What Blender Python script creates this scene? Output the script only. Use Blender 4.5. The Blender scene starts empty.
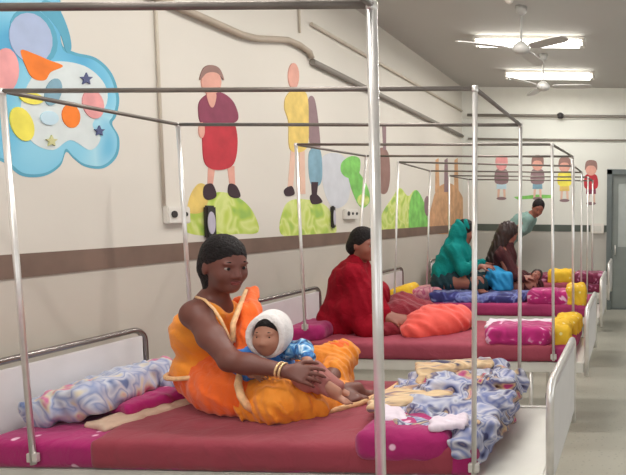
import bpy, math, random
import numpy as np
from mathutils import Vector, Matrix
random.seed(7)
C = bpy.context.scene.collection
V = lambda *a: np.array(a, float)

# ------------------------------------------------------------------ camera
FPX, CX, CY = 580., 625.27, 252.2
YAW, PITCH, ROLL = -.014, -.068, .012
EYE = V(2.708, 0, 1.543)
def basis():
    cy, sy, cp, sp, cr, sr = math.cos(YAW), math.sin(YAW), math.cos(PITCH), math.sin(PITCH), math.cos(ROLL), math.sin(ROLL)
    xp = V(cy, -sy, 0); yp = V(sy, cy, 0); z = V(0, 0, 1)
    fw = yp*cp + z*sp; up = -yp*sp + z*cp
    return xp*cr + up*sr, -xp*sr + up*cr, fw
RR, UU, FF = basis()
def ray(u, v): return RR*(u-CX)/FPX - UU*(v-CY)/FPX + FF
def at(u, v, Y):                      # photo point at room depth Y
    d = ray(u, v); return EYE + d*(Y/d[1])
def on_wall(u, v):                    # photo point on the left wall
    d = ray(u, v); return EYE + d*(-EYE[0]/d[0])
cam = bpy.data.objects.new('camera', bpy.data.cameras.new('camera')); C.objects.link(cam)
m = Matrix.Identity(4)
for i in range(3):
    m[i][0] = RR[i]; m[i][1] = UU[i]; m[i][2] = -FF[i]; m[i][3] = EYE[i]
cam.matrix_world = m
cam.data.sensor_fit = 'HORIZONTAL'; cam.data.sensor_width = 36
cam.data.lens = FPX/626*36
cam.data.shift_x = (313-CX)/626; cam.data.shift_y = (CY-237.5)/626
cam.data.clip_start = .05
bpy.context.scene.camera = cam
vs = bpy.context.scene.view_settings
vs.view_transform = 'Standard'; vs.look = 'None'; vs.gamma = 1; vs.use_curve_mapping = False
vs.exposure = -0.42

# ------------------------------------------------------------------ materials
def lin(c):
    return tuple((x/255/12.92 if x/255 <= .04045 else ((x/255+.055)/1.055)**2.4) for x in c) + (1,)
def mat(name, rgb, rough=.6, metal=0, var=.08, scale=8, bump=0, bscale=40, sheen=0, spec=.5, coat=0):
    M = bpy.data.materials.new(name); M.use_nodes = True
    N = M.node_tree.nodes; L = M.node_tree.links; b = N['Principled BSDF']
    tc = N.new('ShaderNodeTexCoord'); nz = N.new('ShaderNodeTexNoise')
    nz.inputs['Scale'].default_value = scale; nz.inputs['Detail'].default_value = 4
    L.new(tc.outputs['Object'], nz.inputs['Vector'])
    r = N.new('ShaderNodeValToRGB'); c = lin(rgb)
    r.color_ramp.elements[0].position = .3; r.color_ramp.elements[1].position = .7
    r.color_ramp.elements[0].color = tuple(x*(1-var) for x in c[:3])+(1,)
    r.color_ramp.elements[1].color = tuple(min(1, x*(1+var)) for x in c[:3])+(1,)
    L.new(nz.outputs['Fac'], r.inputs['Fac']); L.new(r.outputs['Color'], b.inputs['Base Color'])
    b.inputs['Roughness'].default_value = rough; b.inputs['Metallic'].default_value = metal
    b.inputs['Specular IOR Level'].default_value = spec
    b.inputs['Sheen Weight'].default_value = sheen
    b.inputs['Coat Weight'].default_value = coat
    if bump:
        n2 = N.new('ShaderNodeTexNoise'); n2.inputs['Scale'].default_value = bscale; n2.inputs['Detail'].default_value = 3
        L.new(tc.outputs['Object'], n2.inputs['Vector'])
        bp = N.new('ShaderNodeBump'); bp.inputs['Strength'].default_value = bump; bp.inputs['Distance'].default_value = .03 if sheen or bump > .25 else .01; n2.inputs['Distortion'].default_value = .8
        L.new(n2.outputs['Fac'], bp.inputs['Height']); L.new(bp.outputs['Normal'], b.inputs['Normal'])
    return M
def dots(M, rgb, scale=9, size=.16, stretch=(1, 1, 1)):
    """adds printed spots over the material's colour"""
    N = M.node_tree.nodes; L = M.node_tree.links; b = N['Principled BSDF']
    base = b.inputs['Base Color'].links[0].from_socket
    tc = N.new('ShaderNodeTexCoord'); mp = N.new('ShaderNodeMapping'); mp.inputs['Scale'].default_value = stretch
    vo = N.new('ShaderNodeTexVoronoi'); vo.inputs['Scale'].default_value = scale; vo.inputs['Randomness'].default_value = .7
    L.new(tc.outputs['Object'], mp.inputs['Vector']); L.new(mp.outputs['Vector'], vo.inputs['Vector'])
    r = N.new('ShaderNodeValToRGB'); r.color_ramp.elements[0].color = (1, 1, 1, 1); r.color_ramp.elements[1].color = (0, 0, 0, 1)
    r.color_ramp.elements[0].position = size; r.color_ramp.elements[1].position = size+.05
    mx = N.new('ShaderNodeMix'); mx.data_type = 'RGBA'
    L.new(vo.outputs['Distance'], r.inputs['Fac']); L.new(r.outputs['Color'], mx.inputs[0])
    L.new(base, mx.inputs[6]); mx.inputs[7].default_value = lin(rgb)
    L.new(mx.outputs[2], b.inputs['Base Color'])
    return M
def floral(name, cols, scale=7, rough=.8, warp=1.2, stretch=(1, 1, 1)):
    """printed cloth: warped noise through a stepped ramp of colours"""
    M = mat(name, cols[0], rough, sheen=.2)
    N = M.node_tree.nodes; L = M.node_tree.links; b = N['Principled BSDF']
    tc = N.new('ShaderNodeTexCoord'); mp = N.new('ShaderNodeMapping'); mp.inputs['Scale'].default_value = stretch
    nz = N.new('ShaderNodeTexNoise'); nz.inputs['Scale'].default_value = scale; nz.inputs['Detail'].default_value = 1.5
    nz.inputs['Distortion'].default_value = warp
    L.new(tc.outputs['Object'], mp.inputs['Vector']); L.new(mp.outputs['Vector'], nz.inputs['Vector'])
    r = N.new('ShaderNodeValToRGB'); e = r.color_ramp.elements
    n = len(cols)
    e[0].position = .3; e[0].color = lin(cols[0]); e[1].position = .7; e[1].color = lin(cols[-1])
    for i in range(1, n-1):
        x = e.new(.3+.4*i/(n-1)); x.color = lin(cols[i])
    L.new(nz.outputs['Fac'], r.inputs['Fac']); L.new(r.outputs['Color'], b.inputs['Base Color'])
    return M
def two_tone(name, lo, hi, z, rough=.5, joints=True):
    """wall paint above and a glazed dado below a height"""
    M = mat(name, lo, rough, var=.03, scale=1.3, bump=.04, bscale=18)
    N = M.node_tree.nodes; L = M.node_tree.links; b = N['Principled BSDF']
    base = b.inputs['Base Color'].links[0].from_socket
    g = N.new('ShaderNodeNewGeometry'); s = N.new('ShaderNodeSeparateXYZ'); L.new(g.outputs['Position'], s.inputs[0])
    gt = N.new('ShaderNodeMath'); gt.operation = 'GREATER_THAN'; gt.inputs[1].default_value = z; L.new(s.outputs['Z'], gt.inputs[0])
    mx = N.new('ShaderNodeMix'); mx.data_type = 'RGBA'; L.new(gt.outputs[0], mx.inputs[0]); L.new(base, mx.inputs[6])
    nz = N.new('ShaderNodeTexNoise'); nz.inputs['Scale'].default_value = .9; nz.inputs['Detail'].default_value = 5; L.new(g.outputs['Position'], nz.inputs['Vector'])
    r = N.new('ShaderNodeValToRGB'); c = lin(hi)
    r.color_ramp.elements[0].position = .3; r.color_ramp.elements[0].color = tuple(x*.94 for x in c[:3])+(1,)
    r.color_ramp.elements[1].position = .7; r.color_ramp.elements[1].color = c
    L.new(nz.outputs['Fac'], r.inputs['Fac']); L.new(r.outputs['Color'], mx.inputs[7])
    L.new(mx.outputs[2], b.inputs['Base Color'])
    rr = N.new('ShaderNodeMapRange'); rr.inputs['To Min'].default_value = .3; rr.inputs['To Max'].default_value = .75
    L.new(gt.outputs[0], rr.inputs['Value']); L.new(rr.outputs['Result'], b.inputs['Roughness'])
    return M
def emis(name, rgb, s):
    M = bpy.data.materials.new(name); M.use_nodes = True
    b = M.node_tree.nodes['Principled BSDF']; b.inputs['Base Color'].default_value = lin(rgb)
    b.inputs['Emission Color'].default_value = lin(rgb); b.inputs['Emission Strength'].default_value = s
    return M

WALL_L = two_tone('wall_paint_left', (200, 192, 181), (221, 215, 205), 1.28)
WALL_B = two_tone('wall_paint_back', (186, 183, 175), (226, 227, 219), 1.28)
CEIL = mat('ceiling_paint', (190, 188, 183), .9, var=.03, scale=.8)
FLOOR = mat('floor_tile', (186, 182, 169), .28, var=.06, scale=1.2, bump=.01, bscale=5)
dots(FLOOR, (172, 169, 157), 30, .2)
BAND = mat('dado_band', (122, 100, 88), .45, var=.15, scale=5)
BAND_B = mat('dado_band_back', (84, 92, 84), .45, var=.12, scale=5)
STEEL = mat('stainless_steel', (236, 232, 228), .3, .6, var=.06, scale=20)
STEEL_D = mat('worn_steel', (150, 142, 138), .25, .9, var=.1, scale=20)
ROD = mat('dull_steel', (128, 120, 114), .4, .6, var=.1, scale=20)
ENAMEL = mat('white_enamel', (214, 212, 204), .35, var=.03, coat=.3)
PANEL = mat('laminate_panel', (226, 222, 222), .4, var=.03)
PLASTIC = mat('white_plastic', (225, 220, 212), .4, var=.02)
DARK = mat('dark_plastic', (50, 46, 46), .5)
PIPE = mat('beige_conduit', (176, 162, 146), .6, var=.06)
PIPE_L = mat('pale_conduit', (206, 196, 180), .6, var=.05)
PIPE_D = mat('dark_pipe', (142, 136, 128), .6, var=.06)
PURPLE = dots(mat('magenta_dotted_cloth', (164, 10, 98), .8, var=.14, scale=4, bump=.3, bscale=14, sheen=.2), (238, 190, 214), 10, .11)
PURPLE_FL = floral('magenta_printed_cloth', [(236, 190, 216), (190, 34, 120), (180, 20, 110), (172, 18, 104), (164, 18, 98), (150, 16, 92), (206, 90, 150)], 9)
MAROON = mat('maroon_sheet', (146, 50, 66), .8, var=.06, scale=3, bump=.35, bscale=9, sheen=.15)
MAROON2 = mat('rose_maroon_sheet', (158, 66, 84), .8, var=.1, scale=3, bump=.35, bscale=9)
MAGENTA = mat('plum_sheet', (160, 44, 96), .8, var=.12, scale=4, bump=.3, bscale=9)
YELLOW = dots(mat('yellow_spotted_cloth', (232, 186, 44), .8, var=.1), (238, 222, 150), 16, .15)
FLORAL_BLUE = floral('blue_floral_cloth', [(50, 50, 96), (140, 148, 190), (206, 204, 214), (112, 122, 172), (200, 200, 210), (66, 66, 116), (208, 180, 140), (176, 60, 120)], 7.5)
FLORAL_PAL = floral('lilac_floral_cloth', [(100, 116, 160), (176, 184, 208), (204, 206, 216), (140, 152, 190), (190, 194, 212), (214, 202, 176), (200, 110, 150)], 8)
FLORAL_TAN = floral('tan_striped_cloth', [(70, 66, 100), (206, 176, 140), (226, 198, 156), (210, 170, 130), (120, 100, 120), (210, 200, 206)], 7, stretch=(.6, 2.2, 2.2))
NAVY = floral('navy_patterned_cloth', [(140, 150, 200), (44, 40, 110), (34, 34, 96), (50, 52, 130), (120, 130, 190), (38, 34, 90)], 7)
PINKFL = floral('pink_floral_cloth', [(230, 196, 90), (214, 130, 140), (206, 150, 160), (170, 60, 110), (226, 200, 190)], 9)
WINE = floral('wine_floral_cloth', [(210, 150, 180), (130, 30, 70), (112, 22, 60), (120, 30, 66), (196, 120, 160)], 9)
CORAL = mat('coral_cloth', (232, 88, 76), .8, var=.08, bump=.3, bscale=12, sheen=.2)
CREAM_SH = mat('cream_cloth', (206, 178, 156), .8, var=.1, bump=.2)
WHITE_CL = mat('white_cloth', (226, 212, 224), .8, var=.04, bump=.2)
SKIN = mat('brown_skin', (112, 66, 56), .5, var=.06, scale=14)
SKIN_B = mat('light_brown_skin', (178, 126, 104), .5, var=.05, scale=14)
SKIN_P = mat('warm_brown_skin', (150, 92, 76), .5, var=.06, scale=14)
HAIR = mat('black_hair', (22, 14, 15), .62, var=.3, scale=60, bump=.5, bscale=70, spec=.3)
HAIR_BR = mat('dark_brown_hair', (46, 26, 22), .5, var=.25, scale=50)
LIP = mat('lip_colour', (126, 58, 56), .45)
EYEW = mat('eye_white', (160, 146, 138), .4)
IRIS = mat('dark_iris', (22, 12, 10), .2)
SAREE = mat('orange_saree', (248, 104, 20), .75, var=.1, scale=5, bump=.3, bscale=22, sheen=.25)
BLOUSE = mat('amber_blouse', (246, 148, 34), .7, var=.1, scale=9, bump=.2, sheen=.2)
GOLD = mat('golden_saree', (238, 142, 30), .7, var=.14, scale=6, bump=.3, bscale=20, sheen=.2)
BORDER = mat('pale_zari_border', (238, 190, 140), .6, var=.18, scale=50)
RED = mat('crimson_shawl', (142, 6, 30), .85, var=.12, scale=5, bump=.4, bscale=16, spec=.2)
RED_D = mat('deep_red_cloth', (128, 10, 34), .85, var=.12, bump=.3, sheen=.2)
TEAL = mat('teal_shawl', (12, 128, 124), .8, var=.14, scale=6, bump=.3, spec=.2)
TEAL_D = mat('dark_teal_cloth', (14, 50, 58), .85, var=.15, bump=.3)
BROWN_CL = mat('dark_maroon_cloth', (70, 24, 28), .85, var=.2, scale=8, bump=.3)
SKYBLUE = mat('bright_blue_cloth', (40, 150, 206), .75, var=.08, bump=.2)
BLUE = mat('blue_jacket', (46, 120, 200), .8, var=.08, bump=.25, sheen=.2)
BLUE_FL = floral('blue_white_print', [(230, 238, 246), (120, 180, 220), (40, 110, 180), (24, 44, 80), (200, 225, 240)], 26)
HOODW = mat('white_fleece', (240, 234, 232), .9, var=.04, scale=60, bump=.4, bscale=120, sheen=.4)
GREYTEAL = mat('grey_green_shirt', (126, 156, 150), .8, var=.06, bump=.2)
TROUSER = mat('dark_trousers', (58, 60, 66), .85)
BANGLE = mat('pale_bangle', (236, 200, 150), .25, .4)
DOORM = mat('grey_green_door', (132, 138, 134), .45, var=.04)
DOORF = mat('door_frame_paint', (104, 112, 112), .5)
ALU = mat('window_aluminium', (190, 190, 190), .4, .5)

# ------------------------------------------------------------------ mesh helpers
def tag(o, label=None, cat=None, group=None, kind=None):
    if label: o['label'] = label
    if cat: o['category'] = cat
    if group: o['group'] = group
    if kind: o['kind'] = kind
    return o
def thing(name, label, cat, loc=(0, 0, 0), group=None):
    o = bpy.data.objects.new(name, None); C.objects.link(o); o.location = tuple(loc); o.empty_display_size = .1
    return tag(o, label, cat, group)
def link(name, verts, faces, material, parent=None, smooth=True, label=None):
    off = Vector((0, 0, 0)) if parent is None else world_loc(parent)
    me = bpy.data.meshes.new(name)
    me.from_pydata([(v[0]-off[0], v[1]-off[1], v[2]-off[2]) for v in verts], [], faces)
    me.update()
    if smooth: me.polygons.foreach_set('use_smooth', [True]*len(me.polygons))
    if material: me.materials.append(material)
    o = bpy.data.objects.new(name, me); C.objects.link(o)
    if parent: o.parent = parent
    if label: o['label'] = label
    return o
def world_loc(o):
    v = Vector(o.location)
    while o.parent: o = o.parent; v += Vector(o.location)
    return v
class MB:
    def __init__(s): s.v = []; s.f = []
    def box(s, a, b, bev=0.0):
        x0, y0, z0 = a; x1, y1, z1 = b
        n = len(s.v)
        if bev <= 0:
            s.v += [(x, y, z) for z in (z0, z1) for y in (y0, y1) for x in (x0, x1)]
            s.f += [tuple(n+i for i in q) for q in ((0, 2, 3, 1), (4, 5, 7, 6), (0, 1, 5, 4), (2, 6, 7, 3), (0, 4, 6, 2), (1, 3, 7, 5))]
            return s
        import bmesh
        bm = bmesh.new(); bmesh.ops.create_cube(bm, size=1)
        for w in bm.verts: w.co = Vector(((x0+x1)/2+w.co.x*(x1-x0), (y0+y1)/2+w.co.y*(y1-y0), (z0+z1)/2+w.co.z*(z1-z0)))
        bmesh.ops.bevel(bm, geom=bm.edges[:], offset=bev, segments=2, affect='EDGES')
        bm.verts.index_update()
        s.v += [tuple(w.co) for w in bm.verts]; s.f += [tuple(n+w.index for w in f.verts) for f in bm.faces]; bm.free()
        return s
    def tube(s, pts, r, seg=12, closed=False):
        pts = [np.array(p, float) for p in pts]; n = len(pts); rs = r if isinstance(r, (list, tuple)) else [r]*n
        prev = None; rings = []
        for i, p in enumerate(pts):
            a = pts[(i-1) % n] if (i or closed) else p; b = pts[(i+1) % n] if (i < n-1 or closed) else p
            t = b-a; t = t/np.linalg.norm(t)
            if prev is None:
                h = V(0, 0, 1) if abs(t[2]) < .9 else V(1, 0, 0)
                nx = np.cross(h, t)
            else: nx = prev-t*np.dot(prev, t)
            nx /= np.linalg.norm(nx); ny = np.cross(t, nx); prev = nx
            k = len(s.v); rings.append(k)
            s.v += [tuple(p+rs[i]*(nx*math.cos(2*math.pi*j/seg)+ny*math.sin(2*math.pi*j/seg))) for j in range(seg)]
        m = n if closed else n-1
        for i in range(m):
            a, b = rings[i], rings[(i+1) % n]
            s.f += [(a+j, a+(j+1) % seg, b+(j+1) % seg, b+j) for j in range(seg)]
        if not closed:
            s.f.append(tuple(rings[0]+j for j in reversed(range(seg)))); s.f.append(tuple(rings[-1]+j for j in range(seg)))
        return s
    def lathe(s, c, prof, seg=24):
        k = len(s.v)
        for r, z in prof: s.v += [(c[0]+r*math.cos(2*math.pi*j/seg), c[1]+r*math.sin(2*math.pi*j/seg), c[2]+z) for j in range(seg)]
        for i in range(len(prof)-1):
            s.f += [(k+i*seg+j, k+i*seg+(j+1) % seg, k+(i+1)*seg+(j+1) % seg, k+(i+1)*seg+j) for j in range(seg)]
        s.f.append(tuple(k+j for j in reversed(range(seg)))); s.f.append(tuple(k+(len(prof)-1)*seg+j for j in range(seg)))
        return s
    def build(s, name, material, parent=None, smooth=False, label=None):
        o = link(name, s.v, s.f, material, parent, False, label)
        if smooth:
            me = o.data
            me.polygons.foreach_set('use_smooth', [len(p.vertices) == 4 for p in me.polygons])
        return o

# ------------------------------------------------------------------ soft shapes: smooth union of limbs and pads, skinned as one surface
def nrm(v): v = np.array(v, float); return v/np.linalg.norm(v)
def frame(f, u=(0, 0, 1)):
    f = nrm(f); s = nrm(np.cross(u, f)); uu = np.cross(f, s); return np.array([f, s, uu])   # rows: forward, left side, up
class Soft:
    def __init__(s): s.p = []; s.fold = None
    def cap(s, a, b, ra, rb=None, k=.02, op='add', flat=None):
        rb = ra if rb is None else rb; s.p.append(('cap', np.array(a, float), np.array(b, float), ra, rb, k, op)); return s
    def chain(s, pts, rs, k=.02):
        for i in range(len(pts)-1): s.cap(pts[i], pts[i+1], rs[i], rs[i+1], k)
        return s
    def ell(s, c, r, R=None, k=.02, op='add'):
        s.p.append(('ell', np.array(c, float), np.array(r, float), np.eye(3) if R is None else R, k, op)); return s
    def box(s, c, h, rd=.02, R=None, k=.02, op='add'):
        s.p.append(('box', np.array(c, float), np.array(h, float), np.eye(3) if R is None else R, rd, k, op)); return s
    def cut(s, c, n, k=.004):
        s.p.append(('pl', np.array(c, float), nrm(n), k, 'cut')); return s
    def bounds(s):
        lo = np.full(3, 1e9); hi = -lo
        for q in s.p:
            if q[-1] != 'add': continue
            if q[0] == 'cap': a = np.minimum(q[1]-q[3], q[2]-q[4]); b = np.maximum(q[1]+q[3], q[2]+q[4])
            else:
                e = (np.abs(q[3]).T @ (q[2]+(q[4] if q[0] == 'box' else 0))); a = q[1]-e; b = q[1]+e
            lo = np.minimum(lo, a); hi = np.maximum(hi, b)
        return lo, hi
    def build(s, name, material, parent, res=.01, smooth=1, label=None):
        lo, hi = s.bounds(); lo = lo-.03-res*2; hi = hi+.03+res*2
        n = np.ceil((hi-lo)/res).astype(int)+1
        F = np.full(n, 1e3, np.float32)
        ax = [lo[i]+res*np.arange(n[i]) for i in range(3)]
        for q in s.p:
            k = q[-2] if q[0] != 'cap' else q[5]; op = q[-1]
            if q[0] == 'cap': a = np.minimum(q[1]-q[3], q[2]-q[4]); b = np.maximum(q[1]+q[3], q[2]+q[4])
            elif q[0] == 'pl': a, b = lo, hi
            else: e = (np.abs(q[3]).T @ (q[2]+(q[4] if q[0] == 'box' else 0))); a = q[1]-e; b = q[1]+e
            mg = max(k, .02)+res*2
            i0 = np.clip(np.floor((a-mg-lo)/res).astype(int), 0, n-1); i1 = np.clip(np.ceil((b+mg-lo)/res).astype(int)+1, 1, n)
            if np.any(i1 <= i0): continue
            sl = tuple(slice(i0[i], i1[i]) for i in range(3))
            X, Y, Z = np.meshgrid(ax[0][sl[0]], ax[1][sl[1]], ax[2][sl[2]], indexing='ij', sparse=True)
            if q[0] == 'cap':
                A, B = q[1], q[2]; ba = B-A; bb = max(ba@ba, 1e-9)
                h = np.clip(((X-A[0])*ba[0]+(Y-A[1])*ba[1]+(Z-A[2])*ba[2])/bb, 0, 1)
                d = np.sqrt((X-A[0]-ba[0]*h)**2+(Y-A[1]-ba[1]*h)**2+(Z-A[2]-ba[2]*h)**2)-(q[3]+(q[4]-q[3])*h)
            elif q[0] == 'pl':
                d = (X-q[1][0])*q[2][0]+(Y-q[1][1])*q[2][1]+(Z-q[1][2])*q[2][2]
                a_ = F[sl]; F[sl] = np.maximum(a_, d); continue
            else:
                c, r, R = q[1], q[2], q[3]
                L = [(X-c[0])*R[i][0]+(Y-c[1])*R[i][1]+(Z-c[2])*R[i][2] for i in range(3)]
                if q[0] == 'ell':
                    k0 = np.sqrt(sum((L[i]/r[i])**2 for i in range(3))); k1 = np.sqrt(sum((L[i]/r[i]**2)**2 for i in range(3)))+1e-6
                    d = k0*(k0-1)/k1
                else:
                    Q = [np.abs(L[i])-r[i] for i in range(3)]
                    d = np.sqrt(sum(np.maximum(t, 0)**2 for t in Q))+np.minimum(np.maximum(Q[0], np.maximum(Q[1], Q[2])), 0)-q[4]
            f = F[sl]
            if op == 'add':
                h = np.maximum(k-np.abs(f-d), 0)/k; F[sl] = np.minimum(f, d)-h*h*k*.25
            else:
                h = np.maximum(k-np.abs(f+d), 0)/k; F[sl] = np.maximum(f, -d)+h*h*k*.25
        if s.fold is not None:
            X, Y, Z = np.meshgrid(*ax, indexing='ij', sparse=True)
            F = F+s.fold(X, Y, Z)
        v, f = nets(F, lo, res, smooth)
        return link(name, v, f, material, parent, True, label)
def nets(F, lo, res, smooth):
    S = F < 0
    c = np.zeros(tuple(np.array(F.shape)-1), np.uint8)
    for dx in (0, 1):
        for dy in (0, 1):
            for dz in (0, 1): c += S[dx:F.shape[0]-1+dx, dy:F.shape[1]-1+dy, dz:F.shape[2]-1+dz]
    act = (c > 0) & (c < 8)
    idx = np.full(act.shape, -1, np.int64); cells = np.argwhere(act); idx[act] = np.arange(len(cells))
    acc = np.zeros((len(cells), 3)); cnt = np.zeros(len(cells))
    corners = [(a, b, d) for a in (0, 1) for b in (0, 1) for d in (0, 1)]
    for p in corners:
        for a in range(3):
            if p[a]: continue
            q = list(p); q[a] = 1
            f0 = F[cells[:, 0]+p[0], cells[:, 1]+p[1], cells[:, 2]+p[2]]; f1 = F[cells[:, 0]+q[0], cells[:, 1]+q[1], cells[:, 2]+q[2]]
            mk = (f0 < 0) != (f1 < 0); t = np.where(mk, f0/(f0-f1+1e-12), 0)
            t = np.clip(t, 0, 1)
            for b in range(3): acc[:, b] += mk*(p[b]+(t if b == a else 0))
            cnt += mk
    v = lo+res*(cells+acc/cnt[:, None])
    faces = []
    for a in range(3):
        b, d = (a+1) % 3, (a+2) % 3
        s0 = [slice(1, F.shape[i]-1) for i in range(3)]; s0[a] = slice(0, F.shape[a]-1)
        s1 = list(s0); s1[a] = slice(1, F.shape[a])
        A = S[tuple(s0)]; B = S[tuple(s1)]
        e = np.argwhere(A != B)
        if not len(e): continue
        fl = A[tuple(e.T)]
        off = np.ones(3, int); off[a] = 0; g = e+off
        def cell(db, dd):
            h = g.copy(); h[:, b] += db; h[:, d] += dd; return idx[tuple(h.T)]
        Q = np.stack([cell(-1, -1), cell(0, -1), cell(0, 0), cell(-1, 0)], 1)
        Q[~fl] = Q[~fl][:, ::-1]
        faces.append(Q)
    faces = np.concatenate(faces)
    for _ in range(smooth):
        s_ = np.zeros_like(v); n_ = np.zeros(len(v))
        for i in range(4):
            for j in (1, 3):
                np.add.at(s_, faces[:, i], v[faces[:, (i+j) % 4]]); np.add.at(n_, faces[:, i], 1)
        v = v*.5+.5*s_/np.maximum(n_, 1)[:, None]
    return v.tolist(), faces.tolist()
def folds(amp, ks, seed=0):
    ks = [tuple(2.3*q for q in k3) for k3 in ks]; rnd = random.Random(seed); ph = [rnd.uniform(0, 6) for _ in ks]
    def fn(X, Y, Z):
        d = 0
        for (kx, ky, kz), p in zip(ks, ph):
            w_ = kx*X+ky*Y+kz*Z+p+1.3*np.sin(.37*kz*X+.41*kx*Y+.3*ky*Z+p); d = d+.4*np.sin(w_)+.9*(np.abs(np.sin(.5*w_+.6*np.sin(.21*ky*X+.33*kz*Y+.2*kx*Z)))-.6)
        return d*amp/len(ks)
    return fn

# ------------------------------------------------------------------ the room
ROOMX, Y0, YB, H = 4.7, -2.6, 9.17, 3.47
def struct(name, mb, m_): return tag(mb.build(name, m_), kind='structure')
struct('floor', MB().box((-.2, Y0-.2, -.15), (ROOMX+.2, YB+.2, 0)), FLOOR)
struct('ceiling', MB().box((-.2, Y0-.2, H), (ROOMX+.2, YB+.2, H+.15)), CEIL)
struct('wall_left', MB().box((-.2, Y0-.2, 0), (0, YB+.2, H)), WALL_L)
DX0, DX1, DZ = 2.33, 3.33, 2.16
wb = MB().box((0, YB, 0), (DX0, YB+.2, H)).box((DX1, YB, 0), (ROOMX, YB+.2, H)).box((DX0, YB, DZ), (DX1, YB+.2, H))
struct('wall_back', wb, WALL_B)
wins = [(-1.4, .2), (1.2, 3.0), (4.0, 5.8), (6.7, 8.3)]; WZ0, WZ1 = 1.0, 2.6
wr = MB(); ys = [Y0] + [q for w in wins for q in w] + [YB]
for i in range(0, len(ys), 2): wr.box((ROOMX, ys[i], 0), (ROOMX+.2, ys[i+1], H))
for a, b in wins: wr.box((ROOMX, a, 0), (ROOMX+.2, b, WZ0)).box((ROOMX, a, WZ1), (ROOMX+.2, b, H))
struct('wall_right', wr, WALL_B)
FW = (.5, 4.2)
struct('wall_front', MB().box((0, Y0-.2, 0), (FW[0], Y0, H)).box((FW[1], Y0-.2, 0), (ROOMX, Y0, H)).box((FW[0], Y0-.2, 0), (FW[1], Y0, .95)).box((FW[0], Y0-.2, 2.7), (FW[1], Y0, H)), WALL_B)
k = 1
for a, b in wins:
    w = MB(); x = ROOMX+.06
    for y in (a, (a+b)/2-.02, b-.04): w.box((x, y, WZ0), (x+.04, y+.04, WZ1))
    for z in (WZ0, WZ1-.04, 2.1): w.box((x, a, z), (x+.04, b, z+.04))
    for j in range(1, 12): w.tube([(x+.08, a+(b-a)*j/12, WZ0), (x+.08, a+(b-a)*j/12, WZ1)], .006, 6)
    struct('window_%d' % k, w, ALU); k += 1
w = MB(); y = Y0-.1
for x in (FW[0], 1.7, 2.95, FW[1]-.04): w.box((x, y, .95), (x+.04, y+.04, 2.7))
for z in (.95, 2.1, 2.66): w.box((FW[0], y, z), (FW[1], y+.04, z+.04))
struct('window_%d' % k, w, ALU)
# dado band
struct('trim_1', MB().box((0, Y0, 1.224), (.006, YB, 1.33)), BAND)
struct('trim_2', MB().box((.006, YB-.006, 1.235), (DX0-.05, YB, 1.34)), BAND_B)
struct('baseboard_left', MB().box((0, Y0, 0), (.012, YB, .1)), BAND)
struct('baseboard_back', MB().box((.012, YB-.012, 0), (DX0-.05, YB, .1)), BAND_B)
# beam across the back wall top
struct('beam_back', MB().box((0, YB-.03, 2.99), (ROOMX, YB, H)), mat('beam_paint', (236, 235, 226), .8, var=.02))
# door
struct('trim_3', MB().box((DX0-.02, YB-.01, 0), (DX1+.02, YB+.12, .03)), DOORF)  # threshold added to block the bright gap under the door leaf
d = bpy.data.objects.new('door_1', None); C.objects.link(d); d.location = (DX0, YB, 0); d['kind'] = 'structure'
fr = MB().box((DX0-.05, YB-.03, 0), (DX0+.03, YB+.1, DZ+.05)).box((DX1-.03, YB-.03, 0), (DX1+.05, YB+.1, DZ+.05)).box((DX0-.05, YB-.03, DZ-.02), (DX1+.05, YB+.1, DZ+.06))
fr.build('door_frame', DOORF, d)
lf = MB().box((DX0+.03, YB+.02, .02), (DX0+.13, YB+.06, DZ-.02)).box((DX1-.13, YB+.02, .02), (DX1-.03, YB+.06, DZ-.02))
lf.box((DX0+.13, YB+.02, .02), (DX1-.13, YB+.06, 1.0)).box((DX0+.13, YB+.02, 2.0), (DX1-.13, YB+.06, DZ-.02))
lf.build('door_leaf', DOORM, d)
GL = mat('frosted_pane', (176, 182, 178), .25, var=.05)
MB().box((DX0+.13, YB+.03, 1.0), (DX1-.13, YB+.05, 2.0)).build('door_pane', GL, d)
MB().tube([(DX0+.09, YB+.02, 1.02), (DX0+.09, YB-.03, 1.02), (DX0+.09, YB-.03, .88), (DX0+.09, YB+.02, .88)], .01).build('door_handle', STEEL, d, True)

# ------------------------------------------------------------------ lights of the room
def copy_tree(o, parent=None):
    c = o.copy(); C.objects.link(c)
    if parent is not None: c.parent = parent
    for ch in [x for x in bpy.data.objects if x.parent == o]: copy_tree(ch, c)
    return c
TX = 1.53; tubesY = [6.53, 8.08, 4.75, 3.1, 1.4, -.4]
TUBE = emis('lit_tube', (255, 253, 246), 7)
t0 = thing('tube_light', '', 'ceiling light', (TX, tubesY[0], H), 'tube lights across the ceiling')
MB().box((TX-.61, tubesY[0]-.03, H-.04), (TX+.61, tubesY[0]+.03, H), .006).build('fixture_body', PLASTIC, t0)
MB().box((TX-.585, tubesY[0]-.055, H-.115), (TX+.585, tubesY[0]+.055, H-.035), .03).build('tube_and_bloom', TUBE, t0)  # glowing tube, thickened so that its shape takes in the bloom
for sx in (-1, 1): MB().box((TX+sx*.6-.012, tubesY[0]-.05, H-.11), (TX+sx*.6+.012, tubesY[0]+.05, H-.03), .003).build('end_cap', PLASTIC, t0)
tl = ['lit tube light above the nearer ceiling fan, the larger of the two in view', 'lit tube light above the farther ceiling fan, the smaller of the two in view',
      'lit tube light on the ceiling over the second bed', 'lit tube light on the ceiling over the first two beds', 'lit tube light on the ceiling over the nearest bed', 'lit tube light on the ceiling behind the viewer']
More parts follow.
